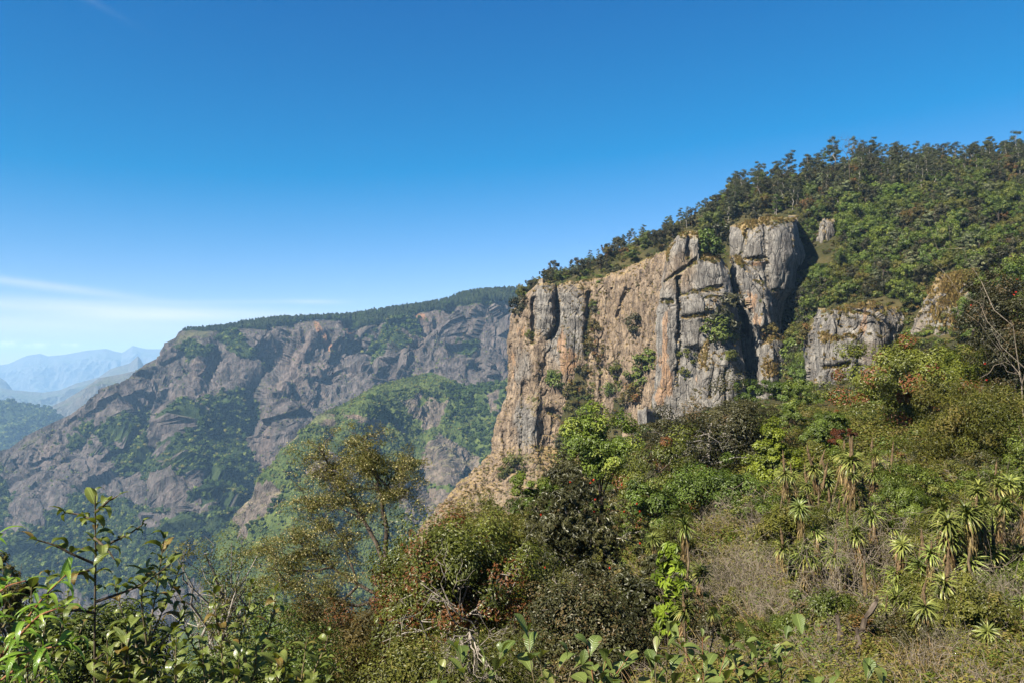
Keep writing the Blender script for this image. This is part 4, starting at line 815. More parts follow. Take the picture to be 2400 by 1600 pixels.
# wood on the rim of the brown cliff wall
for px in np.linspace(1222, 1600, 46):
    p = px + rng.normal(0, 5); D = np.interp(p, [1210, 1260, 1400, 1500, 1600], [556, 538, 520, 505, 478]) + rng.uniform(-10, 40)
    l = on_ground(p, D); put_tree(rng.choice(['dark', 'brown', 'mid', 'olive'], p=[.5, .2, .15, .15]), tuple(l - np.array([0, 0, .4])), rng.uniform(.9, 1.7), rng, 'dark bushy tree on the rim above the brown cliff wall', 'trees on the rim of the brown cliff wall')
# tall eucalyptus along the ridge
EU = [eucalyptus(s, H, tall=tl) for s, H, tl in ((21, 22, .4), (22, 25, .5), (23, 19, .35), (24, 23, .45), (25, 20, .3), (26, 24, .55), (27, 17, .25), (28, 21, .4))]; EUT = [eucalyptus(31, 24, tall=.2, dense=1.5), eucalyptus(32, 21, tall=.25, dense=1.4), eucalyptus(33, 18, tall=.15, dense=1.4, kind='mid'), eucalyptus(34, 20, tall=.2, dense=1.4, kind='dark')]
def ez(px): return ('behind the shoulder of the orange-flanked pillar' if px < 1720 else 'above the highest pillar' if px < 1890 else 'around the dead grey tree' if px < 2060 else 'above the streaked bluff' if px < 2150 else 'above the straw knoll' if px < 2300 else 'toward the picture edge')
def ridge_D(px): return np.interp(px, [1210, 1260, 1400, 1500, 1600, 1700, 1800, 1900, 2000, 2250, 2400, 2900], [600, 600, 600, 580, 570, 570, 560, 552, 548, 545, 550, 550])
for i in range(250):
    px = rng.uniform(1680, 2470) if i < 228 else rng.uniform(1440, 1700); D = ridge_D(px) + rng.uniform(-60, 25)
    s = rng.uniform(.72, 1.0) * (.85 if px > 2050 else .95) * (.62 if px < 1700 else 1)
    t = EU[rng.integers(8)] if rng.random() < .55 else EUT[rng.integers(4)]
    copy_thing('eucalyptus_tree', t, tuple(on_ground(px, D)), rng.random() * 6.28, s, 'slender pale-trunked eucalyptus on the ridge ' + ez(px), 'tree', 'eucalyptus on the ridge ' + ez(px))
for px, s in ((1248, .34), (1275, .42), (1300, .38), (1338, .42), (1365, .36), (1385, .45), (1402, .4), (1420, .36), (1442, .5), (1462, .45), (1570, .5), (1645, .55), (1690, .6)):
    copy_thing('eucalyptus_tree', EUT[int(px) % 4], tuple(on_ground(px, ridge_D(px) - 12)), px, s * 1.05, 'small dark eucalyptus rising over the rim of the brown cliff wall', 'tree', 'eucalyptus over the brown cliff rim')
for i in range(70):
    px = rng.uniform(1660, 2460); l = on_ground(px, ridge_D(px) + rng.uniform(-75, 5)); put_tree(rng.choice(['dark', 'mid', 'olive', 'brown'], p=[.4, .25, .2, .15]), tuple(l - np.array([0, 0, .5])), rng.uniform(1.2, 2.1), rng, 'bushy tree filling the ridge wood under the eucalyptus ' + ez(px), 'bushy trees in the ridge wood ' + ez(px))
copy_thing('eucalyptus_tree', EUT[0], tuple(on_ground(1955, 535)), .4, 1.22, 'tallest dark eucalyptus standing above the ridge over the highest pillar', 'tree', None)
copy_thing('eucalyptus_tree', EUT[1], tuple(on_ground(2385, 540)), 2.4, 1.12, 'big full eucalyptus on the ridge at the edge of the picture', 'tree', None)
# brush filling the wood between the crowns
def brush_t(name, seed, kind, n=340, R=1.5, H=1.4, L=.36):
    g_ = np.random.default_rng(seed); V, Fq, a, b, _ = crown(g_, (0, 0, H * .45), (R, R, H * .6), 12, .5, n, L, L * .6, low=-.2, tipfrac=.08)
    return bpy.data.objects.new(name, join_leaves(name, [(V, Fq, a, b)], LM[kind]))
br = [brush_t('brush', 41, 'mid'), brush_t('brush', 42, 'olive'), brush_t('brush', 43, 'dark'), brush_t('brush', 44, 'brown'), brush_t('brush', 45, 'bright')]
pts, sc_ = [], []
for _ in range(9500):
    px, py = rng.uniform(1100, 2450) if rng.random() < .85 else rng.uniform(2450, 2800), rng.uniform(380, 1280); g = look(px, py)
    if g is None or g.y < 75: continue
    pts.append((g.x, g.y, g.z - .2)); sc_.append((.6 if in_rocks(px, py - 16) or in_rocks(px, py) else 1) * rng.uniform(1.0, 2.4) * (1 if g.y > 250 else .6 if g.y > 130 else .4))
pts = np.array(pts); k_ = fbm(pts / 45, 3, 66)
scatter('hillside_brush', 'mixed green and brown brush between the trees of the wooded slope', 'brush', pts, rs.random(len(pts)) * 6.28, np.array(sc_), np.where(k_ > .15, rs.choice([0, 4, 1], len(pts)), rs.choice([1, 2, 3, 0], len(pts))), br)
print('hillside', n_tree, len(pts), round(time.time() - T0, 1))
# ------------------------------------------------------------------ plants on the cliffs
def rock_at(px, py, which=None):
    best = None
    for q, (o, ax, ay, G, n) in enumerate(ROCKV):
        if which is not None and q not in which: continue
        d = (ax - px) ** 2 + (ay - py) ** 2; i = d.argmin()
        if d.flat[i] < 60:
            g = G.reshape(-1, 3)[i]
            if best is None or g[1] < best[1]: best = g
    return best
def shrub_parts(seed, kind, n=1500, L=.30, tip=.06, bark='brown', H=3.0, R=1.7, low=-.75):
    g_ = np.random.default_rng(seed); C = np.array([0, 0, H * .55])
    V, Fq, a, b, cc = crown(g_, C, (R, R, H * .5), 32, .44, n, L, L * .6, tipfrac=tip, low=low); t = Acc()
    for q in g_.permutation(len(cc))[:9]: t.tube(bend((0, 0, -.5), cc[q], g_, 5, .15), np.linspace(.07, .02, 5), 4)
    return [('stem', t.mesh('stem', BK[bark])), ('foliage', join_leaves('foliage', [(V, Fq, a, b)], LM[kind]))]
SH = {k: [shrub_parts(s, k, tip=.05 if k != 'brown' else .2) for s in ss] for k, ss in {'mid': (51, 52), 'dark': (53, 54), 'olive': (55, 56), 'brown': (57, 58), 'bright': (59, 60)}.items()}
cliff_shrubs = [  # px, py of the foot, size px, kind, label
 (1706, 782, 92, 'dark', 'large dark bush wedged in the head of the black cleft between the pillars'), (1692, 800, 66, 'mid', 'bright green bush below the large dark bush in the cleft'), (1664, 590, 60, 'mid', 'bushy green shrub on the shoulder of the orange-flanked pillar'),
 (1690, 575, 55, 'dark', 'dark shrub in the notch between the two tall pillars'), (1612, 850, 34, 'olive', 'small olive shrub halfway up the orange-flanked pillar'), (1608, 885, 26, 'olive', 'smallest olive shrub low on the orange-flanked pillar'),
 (1702, 845, 34, 'olive', 'wispy olive shrub on the grassy buttress below the cleft'), (1498, 778, 44, 'dark', 'dark blue-green bush high on the brown cliff wall beside the pillar'), (1522, 868, 52, 'mid', 'green bush in the corner between brown cliff wall and pillar'),
 (1500, 905, 50, 'mid', 'spreading green bush low in the corner beside the orange flank'), (1490, 945, 46, 'brown', 'brownish bush at the foot of the corner beside the orange flank'), (1312, 905, 42, 'mid', 'round green bush on the ledge below the orange scars'),
 (1295, 895, 30, 'mid', 'smaller green bush on the ledge below the orange scars'), (1338, 925, 36, 'brown', 'brown bush at the end of the ledge below the orange scars'), (1376, 975, 34, 'dark', 'small dark conical bush on the lower brown cliff wall'),
 (1245, 800, 26, 'olive', 'olive tuft in the crack beside the left slab of the brown wall'), (1418, 845, 40, 'brown', 'brown scrub bush in the middle of the brown cliff wall'), (1450, 885, 36, 'olive', 'olive bush in the middle of the brown cliff wall'), (1440, 925, 30, 'mid', 'green bush above the bright lime tree on the brown wall'),
 (1220, 735, 40, 'dark', 'dark bush at the far end of the brown cliff rim'), (1210, 1110, 44, 'olive', 'olive bush on the rocky apron under the brown wall'), (1185, 1120, 30, 'olive', 'low olive bush on the lower apron under the brown wall'), (1390, 815, 32, 'brown', 'brown bush beside the long grey slab'), (1400, 780, 30, 'brown', 'small brown bush above the middle of the brown wall'),
 (1835, 900, 46, 'mid', 'green bush between the low grey block and the streaked bluff'), (1764, 900, 34, 'mid', 'green bush inside the black cleft at its foot'), (1850, 780, 60, 'mid', 'full green tree-like bush beside the slanting slab'), (1862, 740, 70, 'dark', 'dark bush under the highest pillar'), (1870, 840, 50, 'mid', 'green bush beside the edge of the streaked bluff'),
 (1800, 790, 34, 'brown', 'brown bush on the top of the low grey block'), (1895, 800, 40, 'brown', 'russet bush at the top corner of the streaked bluff')]
rng = np.random.default_rng(5)
for px, py, w, k, lab in cliff_shrubs:
    g = rock_at(px, py)
    if g is None: g = look(px, py); g = np.array(g) if g is not None else None
    if g is None: continue
    s = 1.3 * w / F * g[1] / 3.2; copy_thing('cliff_shrub', SH[k][rng.integers(2)], tuple(g + np.array([0, .6 * s, -.5 * s])), rng.random() * 6.28, s, lab, 'shrub', 'shrubs growing on the cliffs')
def tuft_t(name, seed, kind, n=46, H=.7, Wd=.035, spread=.5):
    g_ = np.random.default_rng(seed); an = g_.random(n) * 6.28; r = g_.random(n) * spread * .35; b = np.stack([np.cos(an) * r, np.sin(an) * r, 0 * r], -1)
    lean = g_.random(n) * spread; h = H * (.5 + .6 * g_.random(n)); tp = b + np.stack([np.cos(an) * lean * h, np.sin(an) * lean * h, h], -1); md = (b + tp) / 2 + np.array([0, 0, 1]) * h[:, None] * .12
    sd = np.stack([-np.sin(an), np.cos(an), 0 * an], -1) * Wd
    V = np.stack([b - sd, b + sd, md + sd * .8, md - sd * .8, tp], 1).reshape(-1, 3); i = np.arange(n)[:, None] * 5
    Fq = i + np.array([[0, 1, 2, 3]]); Ft = i + np.array([[3, 2, 4]]); rn = np.repeat(g_.random(n), 5)
    return bpy.data.objects.new(name, mesh(name, V, [Fq, Ft], LM[kind], {'rnd': rn, 'tip': 0 * rn}))
straw = [tuft_t('straw_tuft', 71, 'straw', 40, 1.0, .09, 1.0), tuft_t('straw_tuft', 72, 'straw', 40, .8, .09, 1.2), brush_t('scrub', 73, 'brown', 110, .8, .8, .26), brush_t('scrub', 74, 'olive', 110, .8, .8, .26)]
PT, IX, SC_ = [], [], []
for q, (o, ax, ay, G, n) in enumerate(ROCKV):
    nn = normals(G); gr = np.zeros(o.data.attributes['grass'].data.__len__()); o.data.attributes['grass'].data.foreach_get('value', gr); gr = gr.reshape(ax.shape[0] + 5, ax.shape[1] + 10)[5:, 5:-5]
    w = smooth(nn[..., 2] + gr, .55, .85) + (smooth(fbm(G.reshape(-1, 3) / 14, 3, 91).reshape(ax.shape) + (.12 if q == 0 else -.25), .1, .4) * .22 if q in (0, 2, 7) else 0)
    m = int(w.sum() * (.10 if q == 0 else .13)); i = rs.choice(w.size, m, p=(w / w.sum()).ravel()); PT.append(G.reshape(-1, 3)[i]); f = gr.ravel()[i] > .25
    IX.append(np.where(f | (rs.random(m) < (.5 if q else .45)), rs.choice(2, m), rs.choice([2, 2, 3], m))); SC_.append(.7 + .9 * rs.random(m))
PT = np.concatenate(PT); scatter('cliff_grass', 'straw-coloured grass and dry scrub clinging to the cliff ledges', 'grass', PT, rs.random(len(PT)) * 6.28, np.concatenate(SC_), np.concatenate(IX), straw)
print('cliff plants', len(PT), round(time.time() - T0, 1))

# ------------------------------------------------------------------ trees and bushes of the near slope
def hero(name, label, px, top, bot, wpx, D, kind, nl, L, Wr=.5, ncl=60, cr=None, bark='brown', tip=.05, whorl=False, up=.6, droop=.15, depth=.9, flowers=0, seed=None, r0=None, nlimb=14, cat='tree', low=-.6, inner=.22, flat=.8, loose=.12, px0=None, group=None):
    seed = seed or int(px * 7 + top); g_ = np.random.default_rng(seed)
    X = (px - CX) / F * D; gz = ground(X, D); zt, zb = -(top - HY) / F * D, -(bot - HY) / F * D; zb = max(zb, gz + .1); zt = max(zt, zb + 1)
    Rx = wpx / 2 / F * D * 1.05; Rz = (zt - zb) / 2 * .93; C = np.array([0, 0, (zt + zb) / 2 - gz]); cr = cr or min(Rx, Rz) * .23
    V, Fq, a, b, cc = crown(g_, C, (Rx, Rx * depth, Rz), ncl, cr, nl, L, L * Wr, up=up, droop=droop, tipfrac=tip, whorl=whorl, low=low, inner=inner, flat=flat, loose=loose)
    r = empty(name, (X, D, gz)); tag(r, label, cat, group); t = Acc()
    limbs(t, g_, ((0 if px0 is None else (px0 - px) / F * D), 0, -.4), C, np.array([Rx, Rx * depth, Rz]), cc, r0 or max(.05, (zt - gz) * .016), nlimb)
    obj('trunk', t.mesh('trunk', BK[bark]), r); obj('crown', join_leaves('crown', [(V, Fq, a, b)], LM[kind]), r)
    if flowers:
        d = unit(g_.normal(size=(flowers * 3, 3)) + np.array([-.2, -.8, .3])); d = d[(d[:, 1] < .1)][:flowers]; P0 = C + d * np.array([Rx, Rx * depth, Rz]) * 1.0
        n_ = 12; Pf = np.repeat(P0, n_, 0); dd = unit(g_.normal(size=Pf.shape)); N, Dd = frame(dd, g_.normal(size=Pf.shape)); fs_ = .0010 * D; Vf, Ff = leaf_quads(Pf + dd * fs_, Dd, N, fs_ * 1.7, fs_ * 1.5)
        k4 = np.repeat(g_.random(len(Pf)), 4); obj('blossom', join_leaves('blossom', [(Vf, Ff, k4, 0 * k4)], LM['flower']), r)
    return r
hero('lime_tree_crown', 'bright lime green tree standing before the lower brown cliff wall', 1404, 938, 1160, 178, 72, 'bright', 16000, .27, ncl=70, tip=.3, bark='brown', seed=81).name = 'broadleaf_tree'
hero('broadleaf_tree', 'lower lime green tree crown leaning out over the rocky apron', 1262, 1105, 1240, 120, 66, 'bright', 8000, .24, ncl=40, tip=.2, seed=82)
hero('evergreen_tree', 'large dark grey-green tree before the foot of the pillars', 1668, 880, 1210, 345, 78, 'dark', 30000, .24, ncl=95, tip=.08, bark='pale', seed=83, nlimb=24)
hero('evergreen_tree', 'dark tree crown beside the large dark tree toward the bright bush', 1770, 985, 1190, 130, 78, 'dark', 9000, .24, ncl=45, seed=84)
hero('broadleaf_tree', 'rust-tinged green tree between the lime tree and the dark tree', 1545, 985, 1240, 200, 62, 'red', 17000, .20, ncl=70, tip=.4, seed=85)
hero('broadleaf_tree', 'mid green tree crown below the rust-tinged tree', 1545, 1110, 1300, 150, 46, 'mid', 9000, .17, ncl=42, seed=86)
hero('broadleaf_tree', 'dark olive tree filling the gap under the dark tree', 1650, 1075, 1270, 200, 56, 'mid', 11000, .18, ncl=60, seed=87)
hero('broadleaf_tree', 'flat-topped green tree at the foot of the black cleft', 1830, 885, 1030, 190, 165, 'mid', 10000, .42, ncl=60, seed=88)
hero('broadleaf_tree', 'yellow-green tree below the corner of the streaked bluff', 1868, 945, 1090, 140, 105, 'bright', 8000, .32, ncl=44, seed=89)
hero('broadleaf_tree', 'vivid lime bush-like tree beside the lobelia stand', 1812, 985, 1180, 120, 60, 'lime', 12000, .20, Wr=.6, ncl=50, seed=90, tip=.0)
hero('evergreen_tree', 'dark tree crown tucked between the lime tree and the brown cliff foot', 1312, 1052, 1200, 130, 68, 'dark', 9000, .22, ncl=46, seed=137)
hero('rust_bush', 'small rust-red bush next to the vivid lime tree', 1762, 1130, 1195, 58, 56, 'rust', 3000, .14, ncl=18, cat='bush', seed=91)
hero('rust_bush', 'small rust-red bush under the big reddish tree', 1972, 992, 1050, 56, 70, 'rust', 3000, .16, ncl=18, cat='bush', seed=92)
hero('broadleaf_tree', 'big broad tree with reddish patches below the streaked bluff', 2125, 785, 1070, 325, 84, 'red', 28000, .29, ncl=110, tip=.12, seed=93, nlimb=24)
hero('broadleaf_tree', 'glossy bright tree crown joined to the big reddish tree', 2230, 800, 960, 150, 92, 'bright', 10000, .28, ncl=50, seed=94, tip=.1)
hero('broadleaf_tree', 'green tree under the big reddish tree toward the lime tree', 1935, 960, 1110, 130, 76, 'mid', 9000, .23, ncl=46, seed=95)
hero('feathery_bush', 'large olive feathery bush on the upper slope below the pale bare tree', 2235, 880, 1130, 190, 58, 'olive', 20000, .20, Wr=.28, ncl=80, seed=96, cat='bush', loose=.3, tip=.1)
hero('feathery_bush', 'broad yellowish feathery bush at the picture edge', 2370, 890, 1140, 200, 54, 'olive', 20000, .20, Wr=.28, ncl=80, seed=97, cat='bush', loose=.3, tip=.3)
hero('broadleaf_tree', 'dark leafy tree hung with red blossom at the picture edge', 2370, 640, 930, 210, 84, 'dark', 18000, .26, ncl=80, seed=98, flowers=16, tip=.1, loose=.25)
hero('broadleaf_tree', 'dark loose-crowned tree in front of the straw knoll', 2305, 625, 860, 110, 98, 'dark', 11000, .26, ncl=50, seed=99, loose=.3)
hero('broadleaf_tree', 'olive tree crown between the straw knoll and the feathery bushes', 2330, 800, 960, 170, 90, 'olive', 11000, .26, ncl=60, seed=100)
hero('feathery_bush', 'dark green needle-leaved bush among the lobelias', 2120, 1080, 1270, 130, 36, 'mid', 13000, .16, Wr=.2, ncl=50, seed=111, cat='bush', loose=.35)
hero('feathery_bush', 'lower needle-leaved bush below the tall lobelia stand', 1985, 1190, 1380, 190, 30, 'mid', 14000, .14, Wr=.2, ncl=55, seed=112, cat='bush', loose=.35, tip=.1)
hero('feathery_bush', 'twiggy green bush above the bare soil patch', 2190, 1190, 1350, 120, 28, 'olive', 9000, .13, Wr=.22, ncl=40, seed=113, cat='bush', loose=.4)
hero('feathery_bush', 'soft yellow-green bush beside the dry twiggy shrubs', 1850, 1180, 1420, 150, 30, 'olive', 13000, .13, Wr=.3, ncl=55, seed=114, cat='bush', loose=.3, tip=.2)
hero('feathery_bush', 'fine-leaved green bush under the dark tree', 1590, 1190, 1330, 120, 38, 'olive', 9000, .13, Wr=.3, ncl=40, seed=115, cat='bush', loose=.3)
hero('broadleaf_tree', 'green tree between rust bush and vivid lime tree', 1730, 1080, 1230, 140, 52, 'mid', 9000, .17, ncl=42, seed=116)
hero('feathery_bush', 'green bush below the vivid lime tree', 1800, 1150, 1290, 140, 42, 'mid', 9000, .15, Wr=.4, ncl=40, seed=117, cat='bush', loose=.25, tip=.1)
hero('rhododendron', 'dark rhododendron with drooping leaves and scattered red blossoms', 1365, 1095, 1400, 290, 25, 'rhodo', 21000, .15, Wr=.27, ncl=85, whorl=True, droop=.55, seed=121, flowers=15, bark='pale', tip=.05)
hero('olive_shrub', 'fine olive-yellow shrub rising behind the reddish shrub', 1195, 1168, 1400, 240, 27, 'olive', 22000, .10, Wr=.35, ncl=80, seed=122, cat='shrub', tip=.3, loose=.25)
hero('reddish_shrub', 'big shrub with red-tipped leaves and pale dead branches inside', 1075, 1168, 1640, 400, 19, 'red', 34000, .092, Wr=.42, ncl=150, seed=123, cat='shrub', tip=.34, cr=.42, nlimb=30, bark='pale')
hero('reddish_shrub', 'smaller red-flecked shrub beside the wattle trunk', 950, 1215, 1560, 190, 22, 'red', 14000, .095, Wr=.42, ncl=60, seed=134, cat='shrub', tip=.3, bark='pale')
hero('olive_shrub', 'yellow-green shrub crown on the shoulder before the rocky apron', 1120, 1158, 1330, 190, 30, 'olive', 12000, .11, Wr=.38, ncl=56, seed=135, cat='shrub', tip=.3)
hero('olive_shrub', 'soft green shrub crown under the lower lime tree', 1235, 1160, 1350, 150, 34, 'mid', 10000, .12, Wr=.4, ncl=48, seed=136, cat='shrub')
hero('dark_shrub', 'dark small-leaved shrub in deep shade below the rhododendron', 1370, 1330, 1680, 330, 16.5, 'dark', 25000, .075, Wr=.5, ncl=110, seed=124, cat='shrub', tip=.2, cr=.36, bark='pale')
hero('dark_shrub', 'low olive shrub with silvery twigs below the reddish shrub', 1060, 1440, 1720, 420, 13, 'olive', 24000, .065, Wr=.4, ncl=110, seed=125, cat='shrub', tip=.1, cr=.34, bark='pale')
hero('lime_sapling', 'young tree with large yellow-lime leaves before the dark shrubs', 1560, 1255, 1590, 105, 17.5, 'lime', 1600, .17, Wr=.42, ncl=26, cr=.22, whorl=True, droop=.3, seed=126, cat='tree', nlimb=12)
hero('dark_shrub', 'dark leathery shrub behind the yellow-lime sapling', 1525, 1290, 1640, 200, 20, 'rhodo', 13000, .11, Wr=.35, ncl=60, whorl=True, droop=.4, seed=127, cat='shrub')
hero('dark_shrub', 'dull brown-green shrub under the wattle tree', 800, 1370, 1720, 360, 22, 'brown', 22000, .10, Wr=.4, ncl=110, seed=128, cat='shrub', tip=.1, flowers=7)
hero('thin_shrub', 'thin grey-green see-through shrub behind the big-leaved saplings', 520, 1225, 1600, 250, 21, 'olive', 8000, .07, Wr=.35, ncl=60, seed=129, cat='shrub', loose=.5, bark='pale', nlimb=34)
hero('fine_shrub', 'fine-leaved dark green shrub behind the foreground leaves', 560, 1420, 1760, 420, 12, 'mid', 24000, .065, Wr=.4, ncl=90, seed=130, cat='shrub', cr=.34)
hero('fine_shrub', 'dense small-leaved shrub in the bottom corner behind the drooping leaves', 200, 1400, 1780, 460, 10, 'mid', 24000, .06, Wr=.45, ncl=90, seed=131, cat='shrub', cr=.30, tip=.1)
hero('olive_shrub', 'brownish shrub top peeping in behind the drooping leaves', 10, 1300, 1500, 110, 15, 'brown', 6000, .07, Wr=.5, ncl=34, seed=132, cat='shrub')
hero('fine_shrub', 'grey-green shrub under the see-through shrub', 700, 1480, 1760, 260, 14, 'olive', 15000, .065, Wr=.4, ncl=60, seed=133, cat='shrub', cr=.3)
NB = {k: [shrub_parts(s, k, n=5000, L=.14, tip=tp, H=3.2, R=1.9, low=-.8) for s in ss] for k, ss, tp in (('mid', (231, 232, 233), .06), ('olive', (234, 235, 236), .15), ('bright', (237,), .1), ('dark', (238, 239), .05), ('brown', (240,), .15), ('red', (241, 242), .22))}
NBL = {'mid': 'leafy mid green', 'olive': 'yellow-olive', 'bright': 'bright green', 'dark': 'dark small-leaved', 'brown': 'brownish', 'red': 'red-flecked green'}
nq = np.random.default_rng(61); done = []
for _ in range(2500):
    px, py = nq.uniform(1200, 2440), nq.uniform(1000, 1560); h = look(px, py)
    if h is None or h.y < 12 or h.y > 170: continue
    if px > 1830 and py > 1150 and nq.random() < .5: continue
    if math.hypot((px - 2030) / 110, (py - 1410) / 110) < 1 or (1500 < px < 1800 and py < 1150) or (1960 < px < 2300 and py < 1080) or (1600 < px < 1830 and 1200 < py < 1430): continue
    s = nq.uniform(.45, .95) * np.clip(h.y / 40, .42, 1.25); w = 3.6 * s / h.y * F
    if any(math.hypot(px - a, (py - b) * 1.6) < (w + c) * .26 for a, b, c in done): continue
    done.append((px, py, w)); k = nq.choice(list(NB), p=[.3, .3, .1, .12, .08, .1])
    z = 'low on the slope below the rhododendron' if py > 1330 and px < 1600 else 'on the dry lower slope' if py > 1330 else 'around the rhododendron and lime tree' if px < 1500 else 'around the big dark tree' if px < 1840 else 'around the upper lobelia stand' if px < 2150 else 'by the feathery bushes near the edge'
    copy_thing('slope_shrub', NB[k][nq.integers(len(NB[k]))], (h.x, h.y, h.z - .25 * s), nq.random() * 6.28, s, NBL[k] + ' shrub ' + z, 'shrub', NBL[k] + ' shrubs ' + z, nq.uniform(.8, 1.25))
    if len(done) >= 210: break
print('heroes', len(done), round(time.time() - T0, 1))
# the wattle tree: two bare leaders and airy sprays tipped with cream blossom
def wattle():
    D = 30.0; g_ = np.random.default_rng(140); b = at(915, 1470, D); gz = ground(b[0], b[1]); root = empty('wattle_tree', (b[0], b[1], gz)); tag(root, 'airy olive wattle tree with cream-yellow blossom sprays and two bare leaders', 'tree')
    o = np.array([b[0], b[1], gz]); W_ = lambda x, y, d=0.0: at(x, y, D + d) - o
    t = Acc(); fork = W_(902, 1330); t.tube(np.vstack([bend((0, 0, -.5), fork, g_, 6, .05)]), np.linspace(.16, .12, 6), 7)
    l1 = np.array([fork, W_(880, 1265, .2), W_(850, 1215, .3), W_(815, 1160, .4), W_(775, 1100, .3), W_(748, 1045, 0)]); l2 = np.array([fork, W_(905, 1230), W_(893, 1160, -.2), W_(880, 1110, -.3), W_(862, 1060, -.2), W_(850, 1020, 0)])
    l3 = np.array([W_(908, 1400), W_(840, 1370, .5), W_(780, 1330, .8), W_(720, 1290, .9), W_(680, 1250, .8)]); l4 = np.array([W_(908, 1400), W_(830, 1420, -.5), W_(750, 1400, -.9), W_(680, 1370, -1), W_(640, 1330, -1)]); l5 = np.array([W_(893, 1160, -.2), W_(920, 1120), W_(945, 1100), W_(960, 1085)])
    l6 = np.array([W_(850, 1215, .3), W_(790, 1190, .6), W_(740, 1180, .9), W_(700, 1195, 1)]); l7 = np.array([W_(840, 1370, .5), W_(800, 1260, 1), W_(760, 1220, 1.2)]); l8 = np.array([W_(880, 1110, -.3), W_(925, 1160, -.5), W_(955, 1150, -.6)]); l9 = np.array([W_(908, 1400), W_(820, 1480, .3), W_(740, 1470, .5), W_(690, 1450, .4)])
    l10 = np.array([W_(840, 1370, .5), W_(770, 1440, -.4), W_(700, 1430, -.8), W_(650, 1440, -1)]); l11 = np.array([W_(780, 1330, .8), W_(700, 1340, .3), W_(640, 1300, .2), W_(618, 1275, .2)])
    leaders = [(l10, .06, .02), (l11, .05, .02), (l1, .10, .028), (l2, .10, .028), (l3, .08, .02), (l4, .08, .02), (l5, .04, .015), (l6, .04, .015), (l7, .05, .015), (l8, .04, .012), (l9, .07, .02)]
    P, tips = [], []
    for L_, r0, r1 in leaders:
        k = np.linspace(0, len(L_) - 1, len(L_) * 3); pts = np.stack([np.interp(k, np.arange(len(L_)), L_[:, c]) for c in range(3)], -1) + g_.normal(0, .02, (len(k), 3)); t.tube(pts, np.linspace(r0, r1, len(pts)), 5)
        for _ in range(44 if r0 >= .1 else 30 if r0 >= .07 else 15):
            f = g_.uniform(.42, 1); a = pts[int(f * (len(pts) - 1))]; d = unit(g_.normal(size=3) * np.array([1, 1, .55]) + np.array([-.15, 0, .35])); e = a + d * g_.uniform(.4, 1.5)
            br_ = bend(a, e, g_, 5, .14, .06); t.tube(br_, np.linspace(.02, .006, 5), 3)
            for _ in range(6):
                c = br_[g_.integers(1, 5)] + g_.normal(0, .16, 3); m = g_.integers(22, 42); P.append(c + g_.normal(size=(m, 3)) * np.array([.13, .13, .07])); tips.append(np.full(m, g_.random() < .5) & (g_.random(m) < .3))
    obj('trunk', t.mesh('trunk', BK['brown']), root)
    P = np.concatenate(P); tips = np.concatenate(tips).astype(float); N, Dd = frame(g_.normal(size=P.shape) + np.array([0, 0, .9]), g_.normal(size=P.shape)); L_ = np.where(tips > 0, .07, .15)
    V, Fq = leaf_quads(P, Dd, N, L_, np.where(tips > 0, .05, .022)); obj('crown', join_leaves('crown', [(V, Fq, np.repeat(g_.random(len(P)), 4), np.repeat(tips, 4))], LM['wattle']), root)
wattle()
# bare pale trees and dead wood
def branching(acc, g_, a, d, L, r, depth, nsub=3, up=.1):
    e = a + d * L; p = bend(a, e, g_, 5, .18); acc.tube(p, np.linspace(r, r * .5, 5), 5 if r > .03 else 3)
    if depth:
        for _ in range(nsub):
            f = g_.uniform(.4, 1); q = p[0] + (p[-1] - p[0]) * f if f < .9 else p[-1]; dd = unit(d + g_.normal(size=3) * .55 + np.array([0, 0, up])); branching(acc, g_, q, dd, L * g_.uniform(.5, .75), r * .5, depth - 1, nsub, up)
def bare(name, label, foot, tips, D, r, seed, cat='tree', depth=2, nsub=3, mat='dead', z_extra=0):
    g_ = np.random.default_rng(seed); b = at(*foot, D); gz = min(ground(b[0], b[1]), b[2]); root = empty(name, (b[0], b[1], gz)); tag(root, label, cat); t = Acc(); st = np.array([0, 0, b[2] - gz]); t.tube(bend((0, 0, -.4), st, g_, 4, .05), np.linspace(r * 1.2, r, 4), 6)
    obj('trunk', t.mesh('trunk', BK[mat]), root)
    for tx, ty, dd in tips:
        a = Acc(); e = at(tx, ty, D + dd) - np.array([b[0], b[1], gz]); branching(a, g_, st, unit(e - st), np.linalg.norm(e - st), r * .8, depth, nsub, .05); obj('branch', a.mesh('branch', BK[mat]), root)
bare('bare_tree', 'pale leafless tree with long slanting limbs at the edge of the upper slope', (2395, 900), [(2335, 800, 0), (2300, 660, 1), (2310, 770, -1), (2350, 850, -1)], 70, .06, 151, depth=2, nsub=2, mat='twig')
bare('bare_tree', 'dead grey tree standing out of the ridge wood', (1990, 385), [(1988, 330, 0), (1975, 345, 0), (2003, 340, 0)], 500, .2, 152, depth=2, nsub=3, mat='brown')
bare('dead_branch', 'bleached forked branch lying in the reddish shrub', (1120, 1480), [(985, 1365, -.3), (1040, 1385, -.5)], 16.2, .026, 153, 'branch', depth=2, nsub=3)
bare('dead_branch', 'tangle of silvery twigs hanging below the reddish shrub', (1100, 1480), [(1110, 1570, -.4), (1080, 1540, -.4), (1140, 1560, -.4), (1060, 1500, -.3)], 12.2, .02, 154, 'branch', depth=3, nsub=4)
